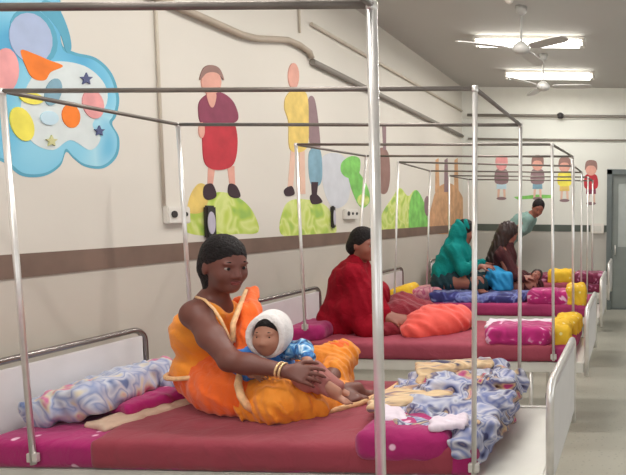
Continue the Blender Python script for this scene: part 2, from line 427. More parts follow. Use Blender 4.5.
for i, y in enumerate(tubesY):
    o = t0 if i == 0 else copy_tree(t0)
    o.location = (TX, y, H); o['label'] = tl[i]
    ld = bpy.data.lights.new('tube_glow', 'AREA'); ld.shape = 'RECTANGLE'; ld.size = 1.16; ld.size_y = .08; ld.energy = 34; ld.color = (1, .975, .93)
    lo = bpy.data.objects.new('tube_glow', ld); C.objects.link(lo); lo.location = (TX, y, H-.122)
W = bpy.data.worlds.new('world'); bpy.context.scene.world = W; W.use_nodes = True
bg = W.node_tree.nodes['Background']; bg.inputs[0].default_value = (.93, .97, 1, 1); bg.inputs[1].default_value = 2.6
def portal(loc, rot, sx, sy):
    ld = bpy.data.lights.new('window_portal', 'AREA'); ld.shape = 'RECTANGLE'; ld.size = sx; ld.size_y = sy; ld.cycles.is_portal = True
    lo = bpy.data.objects.new('window_portal', ld); C.objects.link(lo); lo.location = loc; lo.rotation_euler = rot
for a, b in wins: portal((ROOMX+.18, (a+b)/2, (WZ0+WZ1)/2), (0, math.pi/2, 0), WZ1-WZ0, b-a)
portal(((FW[0]+FW[1])/2, Y0-.18, 1.83), (math.pi/2, 0, 0), FW[1]-FW[0], 1.75)

# ceiling fans
FANM = mat('fan_enamel', (186, 184, 180), .35, var=.04)
def fan(x, y, ang, label):
    t = thing('ceiling_fan', label, 'ceiling fan', (x, y, H), 'ceiling fans in a row')
    zc = 3.08
    MB().lathe((x, y, zc), [(.02, .37), (.055, .39), (.05, .34), (.018, .31)], 20).build('canopy_cup', FANM, t, True)
    MB().tube([(x, y, H), (x, y, zc+.05)], .011).build('down_rod', FANM, t, True)
    MB().lathe((x, y, zc), [(.02, .07), (.04, .055), (.07, .03), (.085, 0), (.075, -.03), (.04, -.05), (.015, -.055)], 28).build('motor_housing', FANM, t, True)
    for j in range(3):
        a = ang+j*2*math.pi/3; c, s = math.cos(a), math.sin(a)
        m_ = MB(); prof = [(.12, .02), (.17, .055), (.3, .062), (.5, .066), (.58, .05), (.6, .02)]
        top = []; 
        for z in (.004, -.004):
            for (r, wd) in prof:
                for sg in (-1, 1):
                    dy = sg*wd; zz = zc+z+sg*-.008
                    m_.v.append((x+c*r-s*dy, y+s*r+c*dy, zz))
        n = len(prof)*2
        for i in range(len(prof)-1):
            a0 = 2*i; m_.f += [(a0, a0+2, a0+3, a0+1), (n+a0, n+a0+1, n+a0+3, n+a0+2), (a0, n+a0, n+a0+2, a0+2), (a0+1, a0+3, n+a0+3, n+a0+1)]
        m_.f += [(0, 1, n+1, n), (n-2, 2*n-2, 2*n-1, n-1)]
        m_.build('fan_blade', FANM, t)
fan(1.62, 5.6, math.radians(-38), 'pale ceiling fan hanging in front of the nearer tube light')
fan(1.57, 7.25, math.radians(-4), 'small pale ceiling fan hanging below the farther tube light')
t = tag(MB().lathe((1.559, 5.35, H-.05), [(.012, -.012), (.03, 0), (.045, .03), (.045, .05)], 18).build('ceiling_hook_cup', PLASTIC, None, True), 'small round white cup on the ceiling above the nearer fan', 'ceiling rose')

# ------------------------------------------------------------------ conduits and pipes
def wallpts(uv, x): return [(x, p[1], p[2]) for p in (on_wall(*q) for q in uv)]
def pipe(name, pts, r, m_, label, cat='conduit', clamps=0):
    t = thing(name, label, cat, pts[0])
    MB().tube(pts, r, 10).build('pipe_run', m_, t, True)
    for i in range(clamps):
        a = np.array(pts[0]); b = np.array(pts[-1]); q = a+(b-a)*(i+.5)/clamps
        dd = nrm(b-a); MB().tube([q-dd*.012, q+dd*.012], r*1.35, 10).build('clamp', STEEL, t, True)
    return t
zz = 2.72
wp = [on_wall(*q)+V(.03, 0, 0) for q in ((100, -26), (180, 10), (238, 35), (252, 38.5), (284, 40), (296, 45), (306, 52), (308, 58))]
pipe('wall_pipe', wp, .024, PIPE, 'beige wall pipe with a stepped bend above the two tall painted figures', 'pipe')
pipe('wall_pipe', [(.03, 4.86, 2.76), (.03, YB-.1, 2.70)], .026, PIPE_D, 'grey wall pipe running level from the stepped bend to the far corner', 'pipe')
pipe('wall_pipe', [(.02, 4.88, 3.07), (.02, YB-.08, 3.09)], .016, PIPE_L, 'upper pale pipe high on the left wall near the ceiling', 'pipe')
pipe('wall_conduit', [(.012, 3.3, H-.02), (.012, 3.3, 1.55)], .008, PIPE_L, 'vertical beige conduit dropping to the switchboard beside the first bed', 'conduit', 0)
pipe('wall_conduit', [(.012, 4.72, H-.02), (.012, 4.72, 2.95)], .008, PIPE_L, 'short vertical conduit at the wall top above the yellow painted figure', 'conduit')
pipe('wall_conduit', [(.012, 6.02, 2.70), (.012, 6.02, 1.6)], .008, PIPE_L, 'thin vertical conduit left of the brown hanging oval painting', 'conduit')
pipe('back_wall_pipe', [(.1, YB-.06, 3.03), (ROOMX-.1, YB-.06, 3.03)], .022, PIPE_D, 'dark horizontal pipe along the back wall beam', 'pipe')
pipe('back_wall_pipe', [(.1, YB-.03, 2.67), (ROOMX-.1, YB-.03, 2.67)], .014, PIPE_D, 'thin lower horizontal pipe on the back wall', 'pipe')
tag(MB().lathe((1.55, YB-.085, 2.985), [(.03, 0), (.05, .02), (.05, .07), (.02, .09)], 16).build('junction_box', DARK, None, True), 'small dark junction box on the back wall pipe', 'junction box')

# wall fittings
def board(c, w, h, label, n=2, face=PLASTIC):
    t = thing('switchboard', label, 'switchboard', (0, c[1], c[2]))
    MB().box((0, c[1]-w/2, c[2]-h/2), (.035, c[1]+w/2, c[2]+h/2), .006).build('backing_box', face, t)
    for i in range(n):
        y = c[1]-w/2+w*(i+.5)/n
        m_ = MB(); m_.tube([(.033, y, c[2]+.005), (.042, y, c[2]+.005)], .02 if i == 0 else .013, 16); m_.build('socket', DARK, t, True)
    return t
board(on_wall(174, 215), .17, .10, 'white switchboard with dark sockets at the foot of the beige conduit', 2)
board(on_wall(349, 214), .24, .10, 'white switchboard with dark sockets above the woman in the red shawl', 3)
def bedsign(c, label, w=.07, h=.13):
    t = thing('bed_sign', label, 'wall sign', (0, c[1], c[2]))
    MB().box((0, c[1]-w, c[2]-h/1.1), (.03, c[1]+w*.9, c[2]+h/1.1), .01).build('sign_frame', DARK, t)
    m_ = MB(); y, z = c[1]-w*.25, c[2]-.005
    ring = [(y+math.cos(a)*w*.72, z+math.sin(a)*h*.62) for a in np.linspace(0, 2*math.pi, 28, endpoint=False)]
    n = len(ring); m_.v = [(.03, a, b) for a, b in ring]+[(.034, a, b) for a, b in ring]
    m_.f = [tuple(range(n, 2*n))]+[(i, (i+1) % n, n+(i+1) % n, n+i) for i in range(n)]
    m_.build('sign_plate', mat('lilac_plate', (190, 184, 200), .4), t)
bedsign(on_wall(208, 222), 'small black framed sign on the wall behind the woman in orange', .045, .115)
bedsign(on_wall(331.5, 217), 'small dark oval framed sign below the yellow and blue painted figures', .026, .11)
t = thing('switchboard', 'small white box on the back wall left of the door', 'switchboard', (2.15, YB, 1.29))
MB().box((2.03, YB-.05, 1.21), (2.24, YB, 1.37), .008).build('backing_box', PLASTIC, t)
MB().box((2.07, YB-.056, 1.25), (2.2, YB-.05, 1.33), .002).build('cover_plate', ENAMEL, t)

# ------------------------------------------------------------------ wall paintings (plain painted shapes)
def smooth_loop(p, n=6):
    p = [np.array(q, float) for q in p]; N = len(p); out = []
    for i in range(N):
        a, b, c, d_ = p[i-1], p[i], p[(i+1) % N], p[(i+2) % N]
        for j in range(n):
            t = j/n; out.append(.5*((2*b)+(-a+c)*t+(2*a-5*b+4*c-d_)*t*t+(-a+3*b-3*c+d_)*t**3))
    return out
class Mural:
    """flat painted shapes on a wall; each colour is its own part"""
    def __init__(s, label, wall, cat='wall painting', group=None, c=None):
        s.wall = wall; s.t = thing('wall_painting', label, cat, c if c is not None else (0, 0, 0), group); s.k = 0
    def loop(s, name, uv, m_, smooth=True, layer=None):
        P = [(on_wall(*q) if s.wall == 'l' else at(q[0], q[1], YB)) for q in uv]
        P = [(p[1], p[2]) if s.wall == 'l' else (p[0], p[2]) for p in P]
        if smooth: P = [tuple(q) for q in smooth_loop(P)]
        s.k += 1; a = .0006+.0006*s.k if layer is None else layer
        f = (lambda q, x: (x, q[0], q[1])) if s.wall == 'l' else (lambda q, x: (q[0], YB-x, q[1]))
        n = len(P); m_b = MB(); m_b.v = [f(q, a) for q in P]+[f(q, 0) for q in P]
        m_b.f = [tuple(range(n)), tuple(range(2*n-1, n-1, -1))]+[(i, n+i, n+(i+1) % n, (i+1) % n) for i in range(n)]
        return m_b.build(name, m_, s.t)
    def oval(s, name, u, v, ru, rv, m_, rot=0):
        c, sn = math.cos(rot), math.sin(rot)
        return s.loop(name, [(u+ru*math.cos(a)*c-rv*math.sin(a)*sn, v+ru*math.cos(a)*sn+rv*math.sin(a)*c) for a in np.linspace(0, 2*math.pi, 20, endpoint=False)], m_, False)
    def star(s, u, v, r, m_):
        return s.loop('painted_star', [(u+(r if i % 2 == 0 else r*.45)*math.sin(i*math.pi/5), v-(r if i % 2 == 0 else r*.45)*math.cos(i*math.pi/5)) for i in range(10)], m_, False)
def paint(n, c, v=.06): return mat(n, c, .7, var=v, scale=9)
SKYP = floral('painted_cloud_blue', [(84, 168, 208), (110, 188, 220), (140, 204, 228), (168, 216, 232), (110, 186, 218)], 2.2, .7, .3)
P_TEAL = paint('painted_teal', (92, 166, 192)); P_PALE = paint('painted_pale_blue', (196, 222, 234)); P_OR = paint('painted_orange', (246, 128, 44), .15)
P_YE = paint('painted_yellow', (236, 224, 92), .15); P_PK = paint('painted_pink', (232, 160, 160), .15); P_LIL = paint('painted_lilac', (172, 186, 216)); P_NAVY = paint('painted_slate', (84, 90, 130))
P_SAND = paint('painted_sand', (214, 222, 222)); P_RED = paint('painted_red', (188, 50, 62), .14); P_WINE = paint('painted_wine', (138, 62, 86), .15); P_SKN = paint('painted_peach', (222, 164, 148), .1)
P_BLK = paint('painted_dark', (60, 40, 48)); P_GRN = floral('painted_grass', [(168, 200, 70), (196, 214, 90), (216, 226, 140), (184, 208, 80), (150, 190, 80)], 6, .7, .8)
P_GOLD = paint('painted_gold', (226, 196, 110), .15); P_GREEN = paint('painted_green', (130, 200, 100), .25); P_BLUE = paint('painted_blue_grey', (130, 168, 186), .15)
P_BRN = paint('painted_brown', (150, 116, 108), .12); P_TAN = paint('painted_tan', (206, 160, 120), .18); P_LBR = paint('painted_mauve_grey', (146, 120, 124), .1); P_SK2 = paint('painted_soft_peach', (228, 190, 170))

c = Mural('large blue painted cloud with balloons and stars high on the left wall', 'l', c=(0, 2.6, 1.6))
cloud = [(-40, -30), (10, -40), (44, -34), (60, 0), (61, 42), (74, 52), (96, 58), (112, 74), (119, 98), (116, 116), (112, 124), (119, 138), (117, 156), (104, 168), (86, 167), (74, 159), (66, 152), (60, 166), (44, 176), (22, 176), (6, 164), (-8, 158), (-40, 150), (-70, 60)]
c.loop('cloud_outline', cloud, P_TEAL)
cc = np.mean(np.array(cloud), axis=0)
inner = [tuple(np.array(q)+nrm(cc-np.array(q))*3.2) for q in cloud]
c.loop('cloud_body', inner, SKYP)
c.loop('painted_arc', [(44, 0), (58, 8), (68, 30), (71, 48), (66, 52), (60, 34), (50, 20), (40, 10)], P_TEAL)
c.loop('cloud_middle', [(50, 62), (84, 66), (104, 84), (106, 104), (92, 124), (100, 138), (90, 150), (70, 140), (52, 150), (30, 140), (20, 110), (30, 80)], P_SAND)
c.oval('painted_balloon', 33, 36, 22, 30, P_TEAL, -.5); c.oval('painted_balloon', 30, 38, 21, 26, P_LIL, -.4)
c.loop('painted_ribbon', [(20, 50), (34, 54), (48, 60), (62, 66), (50, 72), (44, 80), (32, 78), (24, 64)], P_OR)
c.oval('painted_balloon', 5, 70, 13, 22, P_PK); c.oval('painted_balloon', 21, 124, 11, 18, P_YE, -.4)
c.oval('painted_balloon', 70, 116, 9, 12, P_OR, -.2); c.oval('painted_balloon', 92, 104, 10.5, 15, P_PK, -.3); c.oval('painted_balloon', 52, 92, 8, 14, P_BLUE, .3)
c.oval('painted_balloon', 30, 98, 12, 6, P_YE, .2); c.oval('painted_balloon', 48, 118, 9, 7, P_PALE, .1)
c.star(85, 79, 6.5, P_NAVY); c.star(98, 131, 5.5, P_NAVY); c.star(50, 141, 6, paint('painted_straw', (206, 204, 150)))

f1 = Mural('painted plump doll shape in wine top and red skirt standing on green grass', 'l', c=(0, 3.75, 1.4))
f1.loop('painted_grass', [(184, 230), (188, 208), (200, 198), (222, 192), (242, 200), (254, 214), (258, 232), (236, 234), (208, 236)], P_GRN)
f1.loop('painted_shrub', [(188, 212), (190, 196), (198, 184), (206, 186), (208, 200), (202, 212)], P_GOLD)
for (a, b) in ((211, 210), (230, 233)): f1.loop('painted_leg', [(a-3, 166), (a+4, 166), (b+2, 190), (b-3, 190)], P_SKN, False)
f1.loop('painted_shoe', [(204, 186), (212, 184), (216, 196), (208, 200), (203, 196)], P_BLK); f1.loop('painted_shoe', [(229, 184), (236, 186), (240, 196), (234, 198), (228, 194)], P_BLK)
f1.loop('painted_skirt', [(204, 124), (220, 118), (233, 122), (237, 142), (233, 164), (218, 170), (205, 164), (202, 142)], P_RED)
f1.loop('painted_top', [(200, 100), (212, 92), (224, 94), (234, 104), (237, 120), (220, 126), (202, 124), (198, 112)], P_WINE)
f1.oval('painted_hand', 201, 130, 3, 8, P_SKN); f1.oval('painted_head', 210.5, 82, 10, 13, P_SKN); f1.loop('painted_hair', [(199, 80), (203, 68), (211, 65), (219, 69), (223, 80), (216, 73), (206, 73)], P_BRN)
f1.loop('painted_collar', [(206, 94), (215, 94), (213, 106), (209, 106)], P_SKN)

f2 = Mural('painted tall thin figure in yellow with a blue-grey one behind, on green grass', 'l', c=(0, 4.7, 1.4))
f2.loop('painted_grass', [(281, 234), (283, 210), (292, 200), (310, 200), (326, 206), (335, 222), (334, 234), (306, 237)], P_GRN)
f2.loop('painted_coat', [(308, 100), (314, 98), (318, 120), (320, 150), (312, 152), (308, 130)], P_LBR)
f2.loop('painted_coat', [(309, 152), (320, 150), (322, 176), (318, 186), (310, 182)], P_BLUE)
f2.loop('painted_leg', [(311, 182), (318, 182), (316, 200), (312, 200)], P_BLK, False); f2.loop('painted_shoe', [(310, 196), (316, 194), (322, 202), (312, 204)], P_BLK)
for a, b in ((293, 289), (301, 302)): f2.loop('painted_leg', [(a-2, 146), (a+3, 146), (b+3, 194), (b-2, 194)], P_SK2, False)
f2.loop('painted_shoe', [(284, 190), (291, 186), (294, 194), (286, 196)], P_BLK)
f2.loop('painted_tunic', [(286, 96), (294, 90), (306, 94), (308, 120), (306, 148), (290, 150), (288, 122), (284, 108)], P_GOLD)
f2.oval('painted_head', 293, 76, 5.5, 13, P_SKN)

f3 = Mural('painted light green leafy shape right of the blue-grey figure', 'l', c=(0, 5.6, 1.6))
f3.loop('painted_sky_patch', [(322, 158), (340, 154), (350, 170), (348, 200), (334, 208), (324, 190)], paint('painted_pale_grey', (206, 208, 214)))
f3.loop('painted_leaf', [(342, 162), (352, 156), (360, 160), (358, 176), (348, 178), (341, 172)], P_GREEN); f3.loop('painted_stalk', [(348, 174), (356, 170), (366, 184), (370, 200), (362, 208), (354, 196)], P_GREEN); f3.oval('painted_fruit', 363, 200, 6, 6, P_GRN)
f4 = Mural('painted brown hanging oval above the yellow-green bushes', 'l', c=(0, 6.3, 1.6))
f4.loop('painted_oval', [(378, 152), (384, 148), (389, 156), (390, 178), (387, 192), (381, 193), (377, 180)], P_BRN); f4.loop('painted_stem', [(382, 126), (386, 126), (386, 150), (383, 150)], P_LBR, False)
f5 = Mural('painted yellow-green bushes low on the left wall behind the second bed', 'l', c=(0, 6.8, 1.4))
f5.loop('painted_bush', [(380, 232), (382, 214), (392, 198), (400, 188), (408, 196), (416, 190), (424, 204), (426, 230), (402, 234)], P_GRN)
f5.loop('painted_bush', [(410, 230), (410, 202), (416, 190), (423, 200), (427, 214), (426, 230)], P_GREEN)
f6 = Mural('painted tan brown figures with thin necks in the far left corner', 'l', c=(0, 8.2, 1.4))
f6.loop('painted_body', [(431, 232), (433, 200), (440, 186), (452, 184), (462, 196), (467, 214), (466, 230)], P_TAN)
for u in (437, 446, 456): f6.loop('painted_neck', [(u-2, 192), (u-1.5, 160), (u+1.5, 158), (u+2.5, 192)], P_TAN if u != 446 else P_LBR, False)
f6.oval('painted_spot', 427, 206, 3, 10, P_LBR)

def kid(u, v, top, bot, head, label, base=None):
    k_ = Mural(label, 'b', c=tuple(at(u, v+20, YB)), group='small painted figures on the back wall')
    if base: k_.loop('painted_ground', [(u-24, v+18), (u, v+15.5), (u+14, v+16), (u+14, v+19), (u-20, v+20.5)], base, False)
    for q in (-2.5, 2.5): k_.loop('painted_leg', [(u+q-1.3, v+8), (u+q+1.3, v+8), (u+q*1.3+1, v+19), (u+q*1.3-1, v+19)], P_SK2, False)
    k_.oval('painted_shoes', u, v+19.5, 5, 1.6, P_LBR)
    k_.loop('painted_shorts', [(u-4.5, v+2), (u+4.5, v+2), (u+5, v+10), (u-5, v+10)], bot, False)
    k_.loop('painted_shirt', [(u-6, v-8), (u, v-10), (u+6, v-8), (u+6, v+4), (u-6, v+4)], top)
    k_.oval('painted_head', u, v-15, 5.6, 6.6, head); k_.loop('painted_hair', [(u-6, v-14), (u-5, v-22), (u, v-24), (u+5.5, v-22), (u+6, v-14), (u+3, v-18), (u-3, v-18)], P_BRN if head is not P_PK else P_PK)
kid(501.5, 179, P_LBR, P_PALE, P_PK, 'small pink and grey painted child shape, leftmost on the back wall')
kid(537.5, 179, P_LBR, P_BLUE, P_SKN, 'small grey painted child shape above the man bending over', P_GREEN)
kid(564.5, 181, P_YE, P_GOLD, P_SKN, 'small yellow painted child shape on the back wall')
kid(591, 184, P_RED, P_WINE, P_SKN, 'small red painted child shape nearest the door')

# ------------------------------------------------------------------ beds
BW, XH, XF, RZ = .84, .15, 2.40, .525
bed_tag = ['steel hospital bed nearest the viewer, only its canopy frame in view', 'white hospital bed where the woman in orange holds a baby', 'hospital bed where the woman in the red shawl sits',
           'hospital bed where the woman in teal and the dark haired woman sit', 'farthest hospital bed, beside the back wall']
# canopy corners: near head, near foot, far head, far foot (tops), and the feet of the posts
def beds(n):
    y = .44+1.71*n; y2 = y+BW
    t = thing('hospital_bed', bed_tag[n], 'hospital bed', (XH, y, 0), 'hospital beds with canopy frames')
    # frame
    f = MB().box((XH+.02, y, RZ-.07), (XF-.02, y+.035, RZ), .004).box((XH+.02, y2-.035, RZ-.07), (XF-.02, y2, RZ), .004)
    f.box((XH, y+.035, RZ-.06), (XH+.035, y2-.035, RZ-.01), .003).box((XF-.035, y+.035, RZ-.06), (XF, y2-.035, RZ-.01), .003)
    f.build('bed_frame', ENAMEL, t)
    MB().box((XH+.035, y+.035, RZ-.02), (XF-.035, y2-.035, RZ-.005), .002).build('bed_deck', ENAMEL, t)
    for nm, x, zt, r in (('headboard', XH-.02, .905, .015), ('footboard', XF, .89, .016)):
        pts = []; R = .07
        zb = .04 if nm == 'headboard' else RZ-.09
        pts += [(x, y, zb), (x, y, zt-R)]
        for a in np.linspace(0, math.pi/2, 6)[1:]: pts.append((x, y+R-R*math.cos(a), zt-R+R*math.sin(a)))
        for a in np.linspace(math.pi/2, 0, 6)[:-1]: pts.append((x, y2-R+R*math.cos(a), zt-R+R*math.sin(a)))
        pts += [(x, y2, zt-R), (x, y2, zb)]
        h = MB().tube(pts, r, 14).build(nm, STEEL_D if nm == 'headboard' else STEEL, t, True)
        MB().box((x-.009, y+.02, RZ-.02), (x+.009, y2-.02, zt-.035), .003).build('panel', PANEL, h)
        if nm == 'headboard':
            for yy in (y, y2): MB().lathe((x, yy, 0), [(.02, 0), (.022, .02), (.019, .05)], 14).build('rubber_foot', DARK, h, True)
    for yy in (y+.02, y2-.02):
        l_ = MB().tube([(2.02, yy, .04), (2.02, yy, RZ-.04)], .015, 12).build('leg', STEEL, t, True)
        MB().lathe((2.02, yy, 0), [(.02, 0), (.022, .02), (.019, .05)], 14).build('rubber_foot', DARK, l_, True)
    # mid support legs
    # canopy frame
    H_ = 1.98
    top = {'nh': V(.387, y, H_), 'nf': V(2.13, y, H_), 'fh': V(.387, y2, H_), 'ff': V(2.13, y2, H_)}
    bot = {k: V(v[0], v[1], RZ-.1) for k, v in top.items()}
    if n == 1:
        top['nh'] = at(2, 91, y); top['nf'] = at(475, 88.5, y); top['fh'] = at(178, 124.5, y2); top['ff'] = at(520.5, 125, y2)
        bot['nh'] = at(39.5, 462, y); bot['nf'] = at(475.5, 472, y); bot['fh'] = at(188, 330, y2); bot['ff'] = at(518.6, 382, y2)
    if n == 0: top['ff'] = at(371.7, 4.5, y2); bot['ff'] = at(380, 640, y2); top['fh'] = at(-410, 10, y2)
    if n == 2:
        top['nh'] = at(296, 144.5, y); top['nf'] = at(552, 144.5, y); top['fh'] = at(366, 156, y2); top['ff'] = at(572.5, 156.5, y2)
        bot['nh'] = at(307, 330, y); bot['nf'] = at(554, 360, y)
        bot['ff'] = at(573, 325, y2)
    if n == 3:
        top['nh'] = at(398, 162, y); top['fh'] = at(430, 171, y2)
    for q in bot.values():
        pass
    for kk in ('nh', 'nf', 'fh', 'ff'):
        off = V(0, -.022 if kk[0] == 'n' else .022, 0)
        a = top[kk]+off*0; b = bot[kk].copy(); b[1] += off[1]
        p = MB().tube([b, a+V(0, 0, -.0)], .0115 if n == 0 else .0100, 12).build('canopy_post', STEEL, t, True)
        MB().box(tuple(b+V(-.02, -.008, .01)), tuple(b+V(.02, .008, .045)), .002).build('bracket', STEEL, p)
    for a, b in (('nh', 'nf'), ('fh', 'ff'), ('nh', 'fh'), ('nf', 'ff')):
        MB().tube([top[a], top[b]], .0088, 10).build('canopy_rod', ROD, t, True)
    for kk in top: MB().lathe(tuple(top[kk]-V(0, 0, .012)), [(.0115, 0), (.0125, .004), (.0125, .018), (.009, .022)], 12).build('corner_joint', STEEL, t, True)
    return t, y, y2
def mattress(bed, y, y2, x1, m_, hang=0, seed=0, x0=XH+.03):
    s = Soft().box(((x0+x1)/2, (y+y2)/2, RZ+.055), ((x1-x0)/2-.03, BW/2-.02, .028), .028)
    s.fold = folds(.006, [(14, 3, 0), (5, 17, 0), (9, 9, 12)], seed)
    return s.build('mattress', m_, bed, .016)
def sheet(y, y2, x0, x1, m_, label, seed, slant=0):
    s = Soft().box(((x0+x1)/2, (y+y2)/2, RZ+.062), ((x1-x0)/2-.03, BW/2+.010-.025, .030), .030)
    if slant: s.cut((x0+.33, y, 0), (-1, -slant, 0))
    s.fold = folds(.006, [(11, 5, 0), (4, 15, 0), (21, 9, 6)], seed)
    return tag(s.build('bedsheet', m_, None, .014), label, 'bedsheet')
def pillow(c, h, m_, label, R=None, seed=1, name='pillow', cat='pillow', rd=.05, amp=.012, res=.012):
    h = np.array(h); s = Soft().box(c, np.maximum(h-rd, .003), rd, R)
    s.fold = folds(amp, [(24, 7, 0), (9, 29, 8), (31, 12, 22), (14, 40, 5)], seed)
    return tag(s.build(name, m_, None, res), label, cat)
def rotz(a, tilt=0):
    c, s = math.cos(a), math.sin(a); A = np.array([[c, s, 0], [-s, c, 0], [0, 0, 1.]])
    ct, st = math.cos(tilt), math.sin(tilt); B = np.array([[ct, 0, st], [0, 1, 0], [-st, 0, ct]]); return B @ A

B = [beds(n) for n in range(5)]
mattress(*B[0], 2.3, PURPLE, seed=1)
mattress(*B[1], 2.12, PURPLE, seed=2)
mattress(*B[2], 2.30, MAGENTA, seed=3)
mattress(*B[3], 2.30, MAGENTA, seed=4)
mattress(*B[4], 2.30, WINE, seed=5)
TOP = RZ+.112
b0, y, y2 = B[1]
sheet(y, y2, .30, 2.04, MAROON, 'plain maroon sheet under the woman in orange', 11, .25)
sheet(B[2][1], B[2][2], .50, 2.18, MAROON2, 'rose maroon sheet under the woman in the red shawl', 12)
sheet(B[3][1], B[3][2], .50, 2.18, MAGENTA, 'plum sheet under the two women farther down', 13)
sheet(B[4][1], B[4][2], .50, 2.0, MAROON2, 'maroon sheet on the farthest bed', 14)
# bed 1 bedding
pillow(V(.33, y+.40, TOP+.075), (.16, .27, .07), FLORAL_PAL, 'crumpled lilac floral pillow at the near side of the first headboard', rotz(.1, .25), 3, amp=.035)
pillow(V(.40, y+.68, TOP+.05), (.19, .14, .05), FLORAL_PAL, 'smaller lilac floral pillow behind the crumpled one, by the woman in orange', rotz(-.2, .2), 5, amp=.026)
pillow(V(.52, y+.52, TOP+.03), (.13, .26, .028), PURPLE, 'magenta dotted cloth bunched between the floral pillows and maroon sheet', rotz(-.3, .06), 6, 'folded_cloth', 'cloth', .022, .02)
pillow(V(.58, y+.30, TOP+.008), (.075, .19, .012), CREAM_SH, 'pale cream cloth strip along the head end of the maroon sheet', rotz(-.30), 8, 'folded_cloth', 'cloth', .012, .012)
s = Soft()
s.box((1.86, y+.40, TOP+.03), (.22, .32, .014), .025, rotz(.22)).box((1.90, y+.5, TOP+.075), (.20, .25, .008), .022, rotz(.36)).box((1.93, y+.58, TOP+.115), (.18, .18, .006), .02, rotz(.3))
s.cap((2.06, y+.03, TOP+.0), (2.13, y+.66, TOP+.06), .055, .065, .03).cap((2.10, y+.06, TOP-.06), (2.13, y+.5, TOP-.03), .035, .045, .03)
s.fold = folds(.034, [(24, 9, 4), (9, 30, 12), (17, 22, 50)], 21)
tag(s.build('folded_blanket', FLORAL_BLUE, None, .008), 'blue and white floral blanket folded at the foot of the first bed', 'blanket')
s = Soft().box((1.74, y+.36, TOP+.085), (.16, .09, .004), .016, rotz(.25, .10)).box((1.84, y+.64, TOP+.150), (.17, .06, .002), .012, rotz(.35))
s.cap((1.66, y+.40, TOP+.085), (1.98, y+.47, TOP+.11), .02, .018, .03).cap((1.72, y+.5, TOP+.11), (1.88, y+.62, TOP+.15), .02, .02, .04)
s.fold = folds(.014, [(12, 50, 9), (8, 65, 20), (22, 38, 5)], 22)
tag(s.build('folded_cloth', FLORAL_TAN, None, .008), 'tan patterned cloth lying on top of the blue floral blanket', 'cloth')
pillow(V(1.83, y+.10, TOP+.005), (.18, .13, .065), PURPLE, 'magenta pillow at the near foot corner of the first bed', rotz(.05, -.05), 24, amp=.012)
for cc_, hh, rz_, lb in ((V(1.72, y+.17, TOP+.065), (.045, .08, .004), rotz(.5, -.2), 'small pale crumpled cloth left of the magenta pillow top'), (V(1.99, y+.07, TOP+.075), (.06, .045, .003), rotz(.3, .05), 'pale folded cloth on the right end of the magenta pillow')):
    s = Soft().box(cc_, hh, .012, rz_); s.fold = folds(.009, [(50, 40, 9), (20, 75, 20)], 2)
    tag(s.build('crumpled_cloth', WHITE_CL, None, .006), lb, 'cloth')
# bed 2 bedding
b0, y, y2 = B[2]
pillow(V(.42, y+.22, TOP+.04), (.15, .22, .06), PURPLE, 'magenta dotted pillow behind the woman in the red shawl', rotz(.1, .1), 31)
pillow(V(1.93, y+.14, TOP+.055), (.23, .15, .07), PURPLE_FL, 'magenta printed pillow at the foot of the second bed', rotz(0), 33)
pillow(V(2.20, y+.20, TOP+.045), (.07, .17, .08), YELLOW, 'yellow spotted pillow end at the foot of the second bed', rotz(.1), 34, amp=.03)
pillow(V(1.9, y+.34, TOP+.085), (.26, .13, .014), WHITE_CL, 'pale pink-white folded cloth on top of the magenta printed pillow', rotz(.1), 35, 'folded_cloth', 'cloth', .012, .012)
pillow(V(2.2, y+.56, TOP+.035), (.10, .2, .075), YELLOW, 'yellow spotted cloth bundle in front of the second footboard', rotz(-.1), 44, 'cloth_bundle', 'cloth', amp=.03)
s = Soft().ell((1.22, y+.42, TOP+.06), (.21, .22, .14), rotz(.3), .03).ell((1.34, y+.50, TOP+.07), (.15, .2, .12), None, .05).ell((1.16, y+.30, TOP+.04), (.13, .16, .09), None, .05)
s.fold = folds(.025, [(16, 22, 9), (26, 9, 25), (9, 33, 18)], 36)
tag(s.cut((0, 0, TOP-.02), (0, 0, -1)).build('cloth_heap', CORAL, None, .012), 'coral orange cloth heap on the second bed right of the red shawl', 'cloth')
# bed 3 bedding
b0, y, y2 = B[3]
pillow(V(.38, y+.25, TOP+.06), (.12, .2, .08), YELLOW, 'yellow spotted pillow at the third headboard', rotz(.1, .3), 41)
pillow(V(.62, y+.35, TOP+.06), (.16, .2, .07), PINKFL, 'pink and yellow floral pillow left of the woman in teal', rotz(.1, .1), 42)
s = Soft().box((1.15, y+.26, TOP+.03), (.40, .2, .012), .03, rotz(.05)).box((.92, y+.2, TOP+.07), (.2, .13, .01), .03, rotz(.2)).box((1.42, y+.3, TOP+.05), (.2, .16, .01), .03)
s.fold = folds(.02, [(20, 9, 4), (9, 26, 12), (28, 12, 22)], 43)
tag(s.build('blanket', NAVY, None, .014), 'navy patterned blanket rumpled on the third bed', 'blanket')
pillow(V(1.88, y+.16, TOP+.06), (.21, .15, .08), PURPLE_FL, 'magenta printed pillow at the foot of the third bed', rotz(0), 45)
pillow(V(2.14, y+.18, TOP+.08), (.10, .17, .11), YELLOW, 'yellow spotted pillow at the foot of the third bed', rotz(.1), 46, amp=.03)
pillow(V(1.45, y+.60, TOP+.015), (.3, .2, .02), WHITE_CL, 'pink-white cloth laid flat on the third bed', rotz(.1), 47, 'folded_cloth', 'cloth', .015, .01)
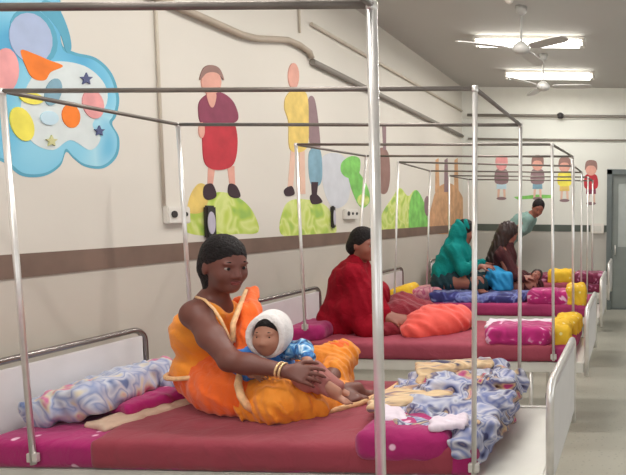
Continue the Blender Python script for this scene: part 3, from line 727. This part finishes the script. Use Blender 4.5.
# bed 4 bedding
b0, y, y2 = B[4]
pillow(V(1.78, y+.2, TOP+.07), (.17, .17, .09), YELLOW, 'yellow spotted pillow at the foot of the farthest bed', rotz(.1), 51, amp=.03)
pillow(V(2.14, y+.2, TOP+.06), (.2, .17, .08), WINE, 'wine floral bundle at the foot of the farthest bed', rotz(0), 52)
pillow(V(1.5, y+.2, TOP+.05), (.14, .17, .06), WINE, 'wine floral pillow left of the yellow pillow on the farthest bed', rotz(.2), 53)

# ------------------------------------------------------------------ people
def head(S, c, f, u=(0, 0, 1), s=1., fem=True):
    R = frame(f, u); P = lambda a, b, d_: c+s*(R[0]*a+R[1]*b+R[2]*d_)
    S.ell(P(-.008, 0, .022), V(.094, .074, .092)*s, R, .02*s)
    S.ell(P(.024, 0, -.032), V(.064, .059, .082)*s, R, .03*s)
    S.ell(P(.052, 0, -.092), V(.026, .028, .022)*s, R, .03*s)
    for g in (-1, 1):
        S.ell(P(.052, g*.036, -.036), V(.026, .022, .026)*s, R, .025*s)
        S.ell(P(-.012, g*.073, -.018), V(.017, .008, .028)*s, R, .008*s)
        S.ell(P(.100, g*.031, -.004), V(.017, .017, .011)*s, R, .014*s, 'sub')
        S.ell(P(.079, g*.03, .017), V(.012, .022, .006)*s, R, .012*s)
    S.cap(P(.082, 0, .004), P(.100, 0, -.034), .007*s, .011*s, .012*s)
    for g in (-1, 1): S.ell(P(.091, g*.012, -.040), V(.010, .008, .007)*s, R, .008*s)
    return P, R
def face_parts(par, P, R, s=1., res=.004, brow=True):
    for g in (-1, 1):
        e_ = Soft().ell(P(.0695, g*.031, -.004), V(.0135, .0145, .0105)*s, R, .001).build('eye', EYEW, par, res*.6, 0)
        Soft().ell(P(.0815, g*.031, -.004), V(.0045, .0068, .0068)*s, R, .001).build('iris', IRIS, e_, res*.45, 0)
        if brow: MB().tube([P(.083, g*.016, .019), P(.087, g*.03, .0255), P(.074, g*.048, .019)], [.002*s, .003*s, .0015*s], 6).build('eyebrow', HAIR, par, True)
    Soft().ell(P(.083, 0, -.063), V(.009, .022, .0055)*s, R, .004).ell(P(.080, 0, -.072), V(.010, .018, .006)*s, R, .004).build('lips', LIP, par, res*.7, 0)
def hand(S, w, a, n, g=1, s=1., curl=.5):
    a = nrm(a); n = nrm(n-a*np.dot(a, n)); t = g*np.cross(a, n)
    K = []
    for i in range(4):
        k0 = w+s*(a*.008+t*(.013-.009*i)); k1 = w+s*(a*(.082-.004*abs(i-1))+t*(.030-.0205*i)); K.append(k1)
        S.cap(k0, k1, .015*s, .0105*s, .012*s)
    for i, L in enumerate((.066, .074, .069, .054)):
        p = K[i]; d_ = nrm(a+t*(.14-.1*i)); c = curl
        for q, (fr_, r0, r1) in enumerate(((.44, .0092, .0085), (.31, .0085, .0078), (.25, .0078, .0068))):
            cc_, ss_ = math.cos(c*(q+.6)), math.sin(c*(q+.6)); dd = nrm(d_*cc_+n*ss_)
            e_ = p+dd*L*fr_*s; S.cap(p, e_, r0*s, r1*s, .003*s); p = e_
    p0 = w+s*(a*.02+t*.02); p1 = p0+s*.042*nrm(a*.6+t*.75+n*.25); p2 = p1+s*.032*nrm(a*.9+t*.3+n*.3); p3 = p2+s*.024*nrm(a*.95+n*.4)
    S.cap(p0, p1, .014*s, .0105*s, .01*s); S.cap(p1, p2, .0105*s, .009*s, .004*s); S.cap(p2, p3, .009*s, .0075*s, .004*s)
def foot(S, ank, f, up=(0, 0, 1), s=1.):
    R = frame(f, up); P = lambda a, b, c: ank+s*(R[0]*a+R[1]*b+R[2]*c)
    S.cap(P(-.03, 0, -.035), P(.10, 0, -.04), .03*s, .026*s, .03*s); S.ell(P(.11, 0, -.045), V(.05, .04, .018)*s, R, .02*s)
    for i in range(5): S.cap(P(.125, .03-.015*i, -.047), P(.165-.008*i, .034-.017*i, -.05), .011*s, (.010 if i == 0 else .0075)*s, .004*s)

Z0 = TOP   # mattress top
# ---------- woman in orange
w = thing('person', 'woman in an orange saree sitting cross-legged, arm around a baby', 'person', (.86, 2.6, Z0))
HC = at(225, 264, 2.55); HF = nrm((.90, -.43, -.14))
S = Soft(); P, R = head(S, HC, HF, (0.02, 0, 1), 1.04)
neck0 = at(212, 303, 2.60)
S.cap(P(-.03, 0, -.08), neck0, .047, .055, .03)
pel = V(.86, 2.62, Z0+.13); che = at(210, 330, 2.60); wai = at(208, 366, 2.61)
shn = at(197, 314, 2.45); shf = at(228, 314, 2.76)
S.ell(pel, (.15, .17, .12), None, .05).cap(pel, wai, .12, .11, .06).ell(wai, (.115, .14, .09), None, .05).ell(che, (.118, .155, .125), None, .06)
S.cap(shn, shf, .055, .055, .05).cap(neck0, neck0+V(0, 0, -.05), .06, .08, .04)
elb = at(231, 361, 2.33); wri = at(286, 371, 2.34)
S.ell(shn, (.056, .054, .056), None, .03).chain([shn, (shn+elb)/2+V(-.006, -.004, 0), elb], [.050, .048, .040], .025).chain([elb, elb*.7+wri*.3, wri], [.043, .042, .026], .02)
hand(S, wri, (1, .16, -.22), (.1, .8, -.6), 1, 1., .35)
elf = at(284, 366, 2.80); wrf = at(318, 376, 2.60)
S.chain([shf, (shf+elf)/2, elf], [.055, .05, .042], .025).chain([elf, elf*.7+wrf*.3, wrf], [.042, .041, .027], .02)
hand(S, wrf, (.62, -.6, -.42), (-.35, -.3, -.8), -1, 1., .5)
hn = V(.90, 2.52, Z0+.11); hf_ = V(.90, 2.74, Z0+.11)
knn = V(1.20, 2.40, Z0+.085); ann = V(1.40, 2.68, Z0+.055); knf = V(1.21, 2.92, Z0+.15); anf = V(1.30, 2.62, Z0+.10)
S.chain([hn, knn], [.095, .068], .04).chain([knn, ann], [.062, .036], .03).chain([hf_, knf], [.095, .068], .04).chain([knf, anf], [.06, .036], .03)
foot(S, ann, (.75, .66, -.05), (0, .1, 1)); foot(S, anf+V(.02, 0, .0), (.9, -.25, -.1), (0, -.1, 1))
S.build('body', SKIN, w, .006, 1)
face_parts(w, P, R, 1.04)
# hair: close cap, low knot at the nape
S = Soft().ell(P(-.016, 0, .034), V(.103, .083, .098), R, .02).ell(P(-.07, 0, -.02), V(.052, .07, .075), R, .03).ell(P(-.105, 0, -.035), V(.045, .05, .05), R, .02).cap(P(-.07, 0, -.06), P(-.075, 0, -.115), .045, .035, .02)
S.cap(P(-.05, 0, -.04), P(-.05, 0, -.13), .062, .045, .03)
S.ell(P(.088, 0, -.05), V(.070, .095, .094), R, .01, 'sub').ell(P(.0, .09, -.05), V(.03, .03, .05), R, .01, 'sub').ell(P(.0, -.09, -.05), V(.03, .03, .05), R, .01, 'sub')
S.fold = folds(.0025, [(120, 30, 60), (40, 140, 90)], 4)
S.build('hair', HAIR, w, .006)
# blouse
S = Soft().ell(wai, (.132, .152, .10), None, .05).ell(che, (.138, .168, .14), None, .06).cap(shn+V(.012, .05, -.01), shf, .062, .062, .06)
S.ell(neck0+V(.055, -.03, .03), (.085, .075, .085), None, .01, 'sub').ell(shn+V(.01, -.055, -.03), (.068, .066, .085), None, .01, 'sub')
S.fold = folds(.006, [(30, 20, 40), (10, 50, 30)], 5)
S.cut(wai+V(0, 0, -.03), (0, 0, -1))
S.build('blouse', BLOUSE, w, .008)
# neckline and armhole piping
ring = []
ns = neck0
for q in [(196, 297, 2.50), (205, 300, 2.45), (214, 309, 2.43), (221, 320, 2.425), (227, 333, 2.425), (232, 344, 2.43)]: ring.append(at(*q))
MB().tube(ring, .006, 8).build('piping', BORDER, w, True)
# skirt / lower drape: saturated orange round the hips
S = Soft().ell(pel+V(-.0, 0, -.01), (.175, .195, .145), None, .05).cap(hn, hn+V(.13, -.05, -.01), .118, .108, .05).cap(wai+V(0, 0, -.02), pel, .128, .165, .06).ell(pel+V(.09, -.09, -.02), (.15, .15, .115), None, .05)
S.fold = folds(.014, [(32, 22, 36), (54, 30, 12), (20, 60, 20)], 6)
S.cut((0, 0, Z0+.002), (0, 0, -1)); S.build('saree_skirt', SAREE, w, .008)
# waist band
bp = [wai+V(.146*math.cos(a), .165*math.sin(a), -.012+.012*math.cos(a)) for a in np.linspace(0, 2*math.pi, 28, endpoint=False)]
MB().tube(bp, .011, 8, True).build('waist_border', BORDER, w, True)
# golden drape over the legs
S = Soft().chain([hn+V(.08, 0, -.0), knn+V(.02, -.0, 0), ann+V(-.05, -.04, .0)], [.10, .088, .05], .05)
S.chain([hf_+V(.08, 0, 0), knf], [.10, .078], .05).chain([knf, anf*.6+knf*.4], [.078, .06], .04)
S.box((1.18, 2.62, Z0+.035), (.14, .20, .01), .03, rotz(.2), .07)
S.chain([V(1.06, 2.44, Z0+.02), V(1.28, 2.44, Z0+.016), V(1.44, 2.62, Z0+.014)], [.03, .026, .02], .05)
S.fold = folds(.018, [(30, 42, 12), (60, 20, 30), (14, 64, 30)], 8)
S.cut((0, 0, Z0+.002), (0, 0, -1)); S.build('saree_leg_drape', GOLD, w, .008)
S = Soft().ell(knf+V(.0, -.02, .012), (.072, .068, .072), None, .04).cap(knf, knf+V(-.08, -.05, -.03), .07, .06, .04); S.fold = folds(.006, [(36, 30, 22), (24, 46, 30)], 9)
S.build('saree_knee_fold', SAREE, w, .008)
# borders: vertical pleat band and hem
MB().tube([at(240, 372, 2.40), at(238, 384, 2.35), at(241, 396, 2.325), at(247, 406, 2.33), at(254, 412, 2.35)], [.012, .015, .015, .014, .01], 8).build('pleat_border', BORDER, w, True)
hem = [V(1.04, 2.40, Z0+.012), V(1.16, 2.385, Z0+.012), V(1.28, 2.40, Z0+.014), V(1.38, 2.49, Z0+.016), V(1.46, 2.58, Z0+.02), V(1.54, 2.72, Z0+.035), V(1.56, 2.84, Z0+.05)]
MB().tube(hem, [.008, .012, .013, .013, .015, .016, .012], 8).build('hem_border', BORDER, w, True)
# pallu over the far shoulder and chest
S = Soft().chain([at(252, 292, 2.72), at(249, 312, 2.60), at(250, 336, 2.55), at(244, 352, 2.50)], [.030, .040, .045, .04], .04).chain([at(240, 303, 2.74), at(225, 330, 2.75), at(205, 350, 2.75)], [.035, .045, .04], .04).cap(at(246, 330, 2.6), at(225, 360, 2.6), .05, .06, .04)
S.fold = folds(.014, [(60, 14, 12), (48, 40, 8), (70, 10, 24)], 10)
S.build('saree_pallu', SAREE, w, .007)
MB().tube([at(246, 290, 2.66), at(240, 306, 2.56), at(233, 324, 2.49), at(233, 342, 2.45)], [.008, .011, .012, .011], 8).build('pallu_border', BORDER, w, True)
for i, q in enumerate((0, .016)):
    cn = wri+nrm(elb-wri)*(.012+q); dd = nrm(elb-wri); h1 = nrm(np.cross(dd, (0, 0, 1))); h2 = np.cross(dd, h1)
    MB().tube([cn+.031*(h1*math.cos(a)+h2*math.sin(a)) for a in np.linspace(0, 2*math.pi, 20, endpoint=False)], .005, 6, True).build('bangle', BANGLE, w, True)

# ---------- baby
b = thing('person', 'baby in blue jacket and white hood on the lap of the woman in orange', 'person', (1.13, 2.5, Z0+.13))
BC = at(270.5, 333, 2.47); BF = nrm((.12, -1, -.05))
S = Soft(); s_ = .76
P, R = head(S, BC, BF, (.03, 0, 1), s_)
S.ell(P(.03, 0, -.045), V(.055, .066, .055)*s_, R, .03)
bt = at(271, 366, 2.53); S.cap(BC+V(0, .01, -.06), bt, .03, .05, .03).ell(bt, (.075, .06, .075), None, .03).ell(bt+V(.01, 0, -.07), (.08, .07, .06), None, .04)
bn = at(245, 354, 2.46); bfh = at(300, 350, 2.54)
S.chain([at(256, 352, 2.50), at(240, 362, 2.46), at(252, 374, 2.40)], [.03, .027, .02], .02); hand(S, at(252, 374, 2.40), (.9, -.1, -.2), (0, .3, -1), 1, .5, .5)
S.chain([at(288, 352, 2.52), at(305, 352, 2.52), at(308, 362, 2.44)], [.03, .026, .02], .02); hand(S, at(308, 362, 2.44), (.1, -.4, -.8), (-.9, 0, 0), -1, .5, .5)
lg = [at(280, 384, 2.50), at(312, 380, 2.42), at(336, 392, 2.46)]
S.chain(lg, [.048, .036, .024], .02); foot(S, lg[2], (.8, -.1, -.3), (.3, 0, 1), .5)
lg2 = [at(280, 382, 2.58), at(312, 372, 2.56), at(338, 386, 2.58)]
S.chain(lg2, [.048, .036, .024], .02); foot(S, lg2[2], (.8, .1, -.3), (.3, 0, 1), .5)
S.build('body', SKIN_B, b, .0055, 1)
face_parts(b, P, R, s_, .003)
S = Soft().ell(P(-.012, 0, .032), V(.098, .080, .094)*s_, R, .01).ell(P(.098, 0, -.05), V(.075, .1, .108)*s_, R, .01, 'sub'); S.build('hair', HAIR, b, .005)
# hood: thick fleece shell open at the face
S = Soft().ell(P(-.02, 0, -.005), V(.116, .104, .138)*s_, R, .02).ell(P(.12, 0, -.018), V(.15, .090, .108)*s_, R, .008, 'sub')
rim = [P(.045+.012*math.cos(2*a), .090*math.cos(a), -.008+.114*math.sin(a)) for a in np.linspace(0, 2*math.pi, 26, endpoint=False)]
for i in range(26): S.cap(rim[i], rim[(i+1) % 26], .0105, .0105, .01)
S.build('hood', HOODW, b, .0055)
S = Soft().ell(bt, (.092, .08, .09), None, .03).cap(bt, at(270, 353, 2.50), .08, .055, .04).ell(bt+V(0, 0, -.06), (.095, .08, .06), None, .04)
S.chain([at(256, 353, 2.50), at(238, 362, 2.46), at(248, 374, 2.41)], [.045, .042, .03], .03)
S.fold = folds(.008, [(60, 20, 40), (30, 70, 30)], 12); S.build('jacket', BLUE, b, .007)
S = Soft().chain([at(284, 352, 2.52), at(302, 349, 2.53), at(309, 358, 2.47)], [.042, .038, .028], .03); S.fold = folds(.006, [(60, 20, 40), (30, 70, 30)], 13); S.build('jacket_sleeve', BLUE_FL, b, .006, label='blue and white printed sleeve')
MB().tube([at(262, 356, 2.43), at(268, 366, 2.415), at(278, 374, 2.42)], .010, 8).build('jacket_trim', HOODW, b, True)
S = Soft().chain(lg, [.058, .046, .030], .02).chain(lg2, [.058, .046, .03], .02); S.cut(lg[2]+V(-.02, 0, 0), (1, 0, 0)); S.fold = folds(.006, [(60, 20, 40)], 3)
S.build('trousers', mat('dusky_pink_cloth', (172, 110, 104), .8), b, .007)

# ---------- woman in the red shawl (second bed)
w = thing('person', 'woman wrapped in a crimson red shawl sitting on the second bed', 'person', tuple(at(350, 334, 4.28)*V(1, 1, 0)+V(0, 0, Z0)))
HC = at(364.5, 244, 4.25); HF = nrm((.96, -.27, -.1))
S = Soft(); P, R = head(S, HC, HF, (0, 0, 1), 1.02)
nk = at(359, 262, 4.27); ch = at(354, 282, 4.28); pl = at(352, 316, 4.28)
S.cap(P(-.03, 0, -.08), nk, .047, .055, .03).ell(ch, (.11, .16, .15), None, .05).cap(ch, pl, .11, .13, .05).ell(pl, (.14, .16, .11), None, .05)
sn = at(352, 272, 4.12); sf = at(362, 272, 4.43)
S.cap(sn, sf, .05, .05, .04)
for q, g in ((sn, 1), (sf, -1)):
    e_ = q+V(.06, 0, -.26); wr_ = q+V(.24, .02, -.33); S.chain([q, e_, wr_], [.048, .04, .026], .02); hand(S, wr_, (1, 0, -.3), (0, g*.3, -1), g, 1, .4)
for yy in (4.18, 4.40):
    S.chain([V(pl[0], yy, Z0+.1), V(pl[0]+.32, yy, Z0+.11), V(pl[0]+.60, yy+.02, Z0+.07)], [.09, .06, .036], .03); foot(S, V(pl[0]+.60, yy+.02, Z0+.07), (.7, 0, .6), (-.6, 0, .7))
S.build('body', SKIN_P, w, .009, 1); face_parts(w, P, R, 1.02, .006)
S = Soft().ell(P(-.016, 0, .032), V(.103, .084, .098), R, .02).ell(P(-.08, 0, -.03), V(.06, .07, .07), R, .03).ell(P(.085, 0, -.045), V(.074, .1, .095), R, .01, 'sub'); S.build('hair', HAIR, w, .009)
S = Soft().cap(nk+V(-.01, 0, -.0), ch, .075, .135, .05).ell(ch, (.145, .20, .16), None, .05).cap(sn+V(0, 0, -.01), sf+V(0, 0, -.01), .07, .07, .06)
S.cap(ch+V(-.01, 0, 0), at(345, 325, 4.27), .145, .20, .06).cap(at(352, 310, 4.14), at(372, 330, 4.08), .11, .09, .06).cap(at(330, 322, 4.25), at(322, 334, 4.24), .09, .06, .05).ell(at(370, 300, 4.24), (.12, .2, .17), None, .06).chain([sn+V(0, 0, -.03), sn+V(.08, .02, -.24), sn+V(.20, .03, -.30)], [.055, .075, .06], .09)
S.ell(nk+V(.09, -.02, .055), (.07, .07, .07), None, .015, 'sub')
S.fold = folds(.020, [(26, 9, 7), (34, 22, 5), (18, 30, 8)], 14)
S.cut((0, 0, Z0+.002), (0, 0, -1)); S.build('shawl', RED, w, .011)
S = Soft().chain([at(372, 324, 4.2), at(400, 316, 4.28), at(436, 320, 4.3)], [.12, .11, .085], .06).chain([at(372, 318, 4.4), at(402, 308, 4.42), at(434, 314, 4.42)], [.11, .11, .085], .06).cap(at(385, 330, 4.1), at(412, 330, 4.2), .06, .05, .05)
S.fold = folds(.02, [(26, 19, 7), (14, 32, 15), (38, 10, 24)], 15); S.cut((0, 0, Z0+.002), (0, 0, -1)); S.build('skirt', RED_D, w, .012)

# ---------- woman in teal (third bed)
w = thing('person', 'woman with a teal shawl over her head and back, on the third bed', 'person', tuple(at(455, 285, 5.95)*V(1, 1, 0)+V(0, 0, Z0)))
HC = at(465, 231, 5.95); HF = nrm((.85, .45, -.3))
S = Soft(); P, R = head(S, HC, HF, (0.1, 0, 1), 1)
ch = at(456, 255, 5.95); pl = at(450, 278, 5.95); nk = at(461, 242, 5.95)
S.cap(P(-.03, 0, -.07), nk, .045, .05, .03).cap(nk, ch, .07, .12, .04).cap(ch, pl, .12, .15, .05).cap(ch+V(.03, -.15, .08), ch+V(.03, .15, .08), .05, .05, .04)
for g in (-1, 1):
    q = ch+V(.03, g*.16, .07); e_ = q+V(.1, 0, -.22); wr_ = q+V(.27, -.02*g, -.17); S.chain([q, e_, wr_], [.046, .04, .026], .02); hand(S, wr_, (1, 0, 0), (0, -g*.3, -1), g, 1, .4)
    S.chain([pl+V(0, g*.1, -.03), pl+V(.34, g*.12, -.03), pl+V(.28, -g*.08, -.07)], [.09, .06, .04], .03); foot(S, pl+V(.30, -g*.1, -.07), (.7, -g*.6, 0))
S.build('body', SKIN_P, w, .010, 1)
S = Soft().ell(P(-.01, 0, .03), V(.098, .082, .096), R, .02).ell(P(-.08, 0, -.03), V(.05, .06, .06), R, .03).ell(P(.09, 0, -.045), V(.074, .1, .095), R, .01, 'sub'); S.build('hair', HAIR, w, .01)
S = Soft().ell(P(-.045, 0, .0), V(.095, .1, .115), R, .03).cap(P(-.06, 0, -.08), ch, .085, .16, .06).cap(ch, at(446, 272, 5.93), .155, .15, .06).cap(ch+V(.03, -.15, .06), ch+V(.03, .15, .06), .07, .07, .06)
for g in (-1, 1): S.chain([ch+V(.03, g*.16, .07), ch+V(.12, g*.16, -.13), ch+V(.24, g*.15, -.09)], [.06, .065, .045], .04)
S.ell(P(.08, 0, -.02), V(.08, .075, .11), R, .01, 'sub'); S.fold = folds(.02, [(26, 19, 7), (34, 12, 15)], 16); S.build('shawl', TEAL, w, .012)
S = Soft().ell(pl+V(0, 0, -.03), (.2, .2, .13), None, .05).cap(pl, pl+V(.34, -.1, -.05), .14, .09, .06).cap(pl, pl+V(.34, .14, -.05), .14, .09, .06).cap(at(441, 262, 5.85), at(438, 286, 5.85), .03, .06, .04)
S.fold = folds(.02, [(26, 19, 7), (34, 12, 15)], 17); S.cut((0, 0, Z0+.002), (0, 0, -1)); S.build('skirt', TEAL_D, w, .013)

# ---------- dark haired woman in maroon (third bed)
w = thing('person', 'woman with long dark hair in dark maroon beside the woman in teal', 'person', tuple(at(505, 286, 6.22)*V(1, 1, 0)+V(0, 0, Z0)))
HC = at(509, 233, 6.2); HF = nrm((.72, .62, -.3))
S = Soft(); P, R = head(S, HC, HF, (0.1, 0, 1), 1)
ch = at(502, 258, 6.2); pl = at(500, 282, 6.22); nk = at(506, 245, 6.2)
S.cap(P(-.03, 0, -.07), nk, .045, .05, .03).cap(nk, ch, .07, .12, .04).cap(ch, pl, .12, .15, .05).cap(ch+V(.03, -.15, .08), ch+V(.03, .15, .08), .05, .05, .04)
for g in (-1, 1):
    q = ch+V(.03, g*.16, .07); e_ = q+V(.08, 0, -.23); wr_ = q+V(.22, -.04*g, -.26); S.chain([q, e_, wr_], [.046, .04, .026], .02); hand(S, wr_, (1, 0, 0), (0, -g*.3, -1), g, 1, .4)
    S.chain([pl+V(0, g*.1, -.03), pl+V(.36, g*.12, -.03), pl+V(.26, -g*.06, -.07)], [.09, .06, .04], .03); foot(S, pl+V(.28, -g*.1, -.07), (.7, -g*.6, 0))
S.build('body', SKIN_P, w, .010, 1)
S = Soft().ell(P(-.014, 0, .03), V(.105, .088, .102), R, .02).cap(P(-.06, 0, -.02), ch+V(-.06, -.06, .0), .08, .095, .05).ell(P(.092, 0, -.045), V(.074, .1, .095), R, .01, 'sub')
S.fold = folds(.01, [(60, 30, 8)], 17); S.build('hair', HAIR_BR, w, .011)
S = Soft().cap(nk, ch, .08, .145, .05).cap(ch, pl, .15, .17, .05).cap(ch+V(.03, -.16, .06), ch+V(.03, .16, .06), .06, .06, .05).cap(ch+V(.03, -.16, .06), ch+V(.16, -.16, -.13), .06, .05, .04).cap(pl, pl+V(.36, -.1, -.06), .14, .09, .06).cap(pl, pl+V(.36, .12, -.06), .14, .09, .06)
S.chain([ch+V(.11, -.16, -.16), ch+V(.25, -.19, -.19)], [.055, .042], .03); S.fold = folds(.018, [(26, 19, 7), (34, 12, 15)], 18); S.cut((0, 0, Z0+.002), (0, 0, -1)); S.build('dress', BROWN_CL, w, .012)
s = Soft().ell(at(495, 277, 5.98), (.10, .07, .12), None, .03).box(at(503, 281, 5.97), (.07, .05, .07), .03, None, .04); s.fold = folds(.012, [(30, 20, 30), (50, 10, 24)], 19)
s.cut((0, 0, Z0+.04), (0, 0, -1)); tag(s.build('cloth_bundle', SKYBLUE, None, .011), 'bright blue cloth bundle below the dark haired woman', 'cloth')
# child in her lap
kd = thing('person', 'small child in dark maroon lying at the right of the dark haired woman', 'person', tuple(at(527, 284, 6.2)*V(1, 1, 0)+V(0, 0, Z0)))
S = Soft(); P, R = head(S, at(536, 276, 6.15), nrm((.3, -.7, .5)), (.5, 0, .8), .68)
tq = at(522, 280, 6.18); S.cap(P(-.03, 0, -.06), tq, .03, .06, .03).ell(tq, (.09, .07, .07), None, .03).chain([tq, at(515, 284, 6.1), at(508, 288, 6.08)], [.05, .035, .025], .02).chain([tq+V(0, .06, 0), at(515, 282, 6.25), at(508, 286, 6.25)], [.05, .035, .025], .02)
foot(S, at(508, 288, 6.08), (-.8, 0, .5), (.5, 0, .8), .5); foot(S, at(508, 286, 6.25), (-.8, 0, .5), (.5, 0, .8), .5)
S.chain([P(0, .05, -.1), tq+V(-.02, -.1, -.02)], [.028, .02], .02); hand(S, tq+V(-.02, -.1, -.02), (-.8, -.2, -.2), (0, 0, -1), 1, .5, .5)
S.chain([P(0, -.05, -.1), tq+V(-.02, .1, .02)], [.028, .02], .02); hand(S, tq+V(-.02, .1, .02), (-.8, .2, -.2), (0, 0, -1), -1, .5, .5)
S.build('body', SKIN_P, kd, .007, 1); face_parts(kd, P, R, .68, .005)
S = Soft().ell(P(-.016, 0, .025), V(.106, .09, .105)*.7, R, .02).ell(P(.1, 0, -.04), V(.075, .1, .1)*.7, R, .01, 'sub'); S.build('hair', HAIR_BR, kd, .007)
S = Soft().ell(tq, (.12, .1, .09), None, .03).cap(tq, at(530, 280, 6.16), .09, .06, .04).cap(tq, at(513, 285, 6.14), .09, .07, .04); S.fold = folds(.012, [(40, 20, 30)], 20); S.build('wrap', BROWN_CL, kd, .009)

# ---------- man bending near the back wall
w = thing('person', 'man in a grey-green shirt leaning over beyond the farthest bed', 'person', (.95, 8.5, 0))
HC = at(538, 208, 8.42); HF = nrm((.35, -.8, -.45))
S = Soft(); P, R = head(S, HC, HF, (.3, 0, 1), 1.05)
nk = at(531, 216, 8.46); ch = at(523, 223, 8.48); pl = at(508, 236, 8.5)
S.cap(P(-.03, 0, -.07), nk, .05, .055, .03).cap(nk, ch, .07, .13, .04).cap(ch, pl, .13, .13, .05)
s1 = ch+V(.1, -.19, .05); s2 = ch+V(.1, .19, .05); S.cap(s1, s2, .05, .05, .04)
for q, g in ((s1, 1), (s2, -1)):
    e_ = q+V(-.2, -.06, -.2); wr_ = q+V(-.28, -.16, -.36); S.chain([q, e_, wr_], [.05, .042, .028], .02); hand(S, wr_, (.3, -.4, -.8), (0, 0, -1), g, 1, .4)
for g in (-1, 1):
    h_ = pl+V(-.03, g*.1, -.02); kn = V(h_[0]-.02, h_[1]-.03, .52); an = V(h_[0]-.1, h_[1], .09); S.chain([h_, kn, an], [.095, .062, .042], .03); foot(S, an, (1, 0, 0), (0, 0, 1))
S.build('body', SKIN_P, w, .011, 1); face_parts(w, P, R, 1.05, .007)
S = Soft().ell(P(-.02, 0, .03), V(.105, .088, .104), R, .02).ell(P(.092, 0, -.04), V(.072, .1, .1), R, .01, 'sub').ell(P(-.02, 0, -.1), V(.1, .1, .06), R, .01, 'sub'); S.build('hair', HAIR, w, .009)
S = Soft().cap(nk+V(-.03, 0, -.02), ch, .085, .155, .05).cap(ch, pl, .155, .15, .05).cap(s1, s2, .068, .068, .05)
for q in (s1, s2): S.cap(q, q+V(-.06, -.03, -.15), .068, .06, .03)
S.fold = folds(.01, [(26, 19, 7), (34, 12, 15)], 23); S.build('shirt', GREYTEAL, w, .012)
S = Soft().ell(pl+V(-.03, 0, -.04), (.15, .18, .12), None, .04)
for g in (-1, 1):
    h_ = pl+V(-.03, g*.1, -.02); kn = V(h_[0]-.02, h_[1]-.03, .52); an = V(h_[0]-.1, h_[1], .13); S.chain([h_, kn, an], [.112, .082, .07], .03)
S.build('trousers', TROUSER, w, .013)
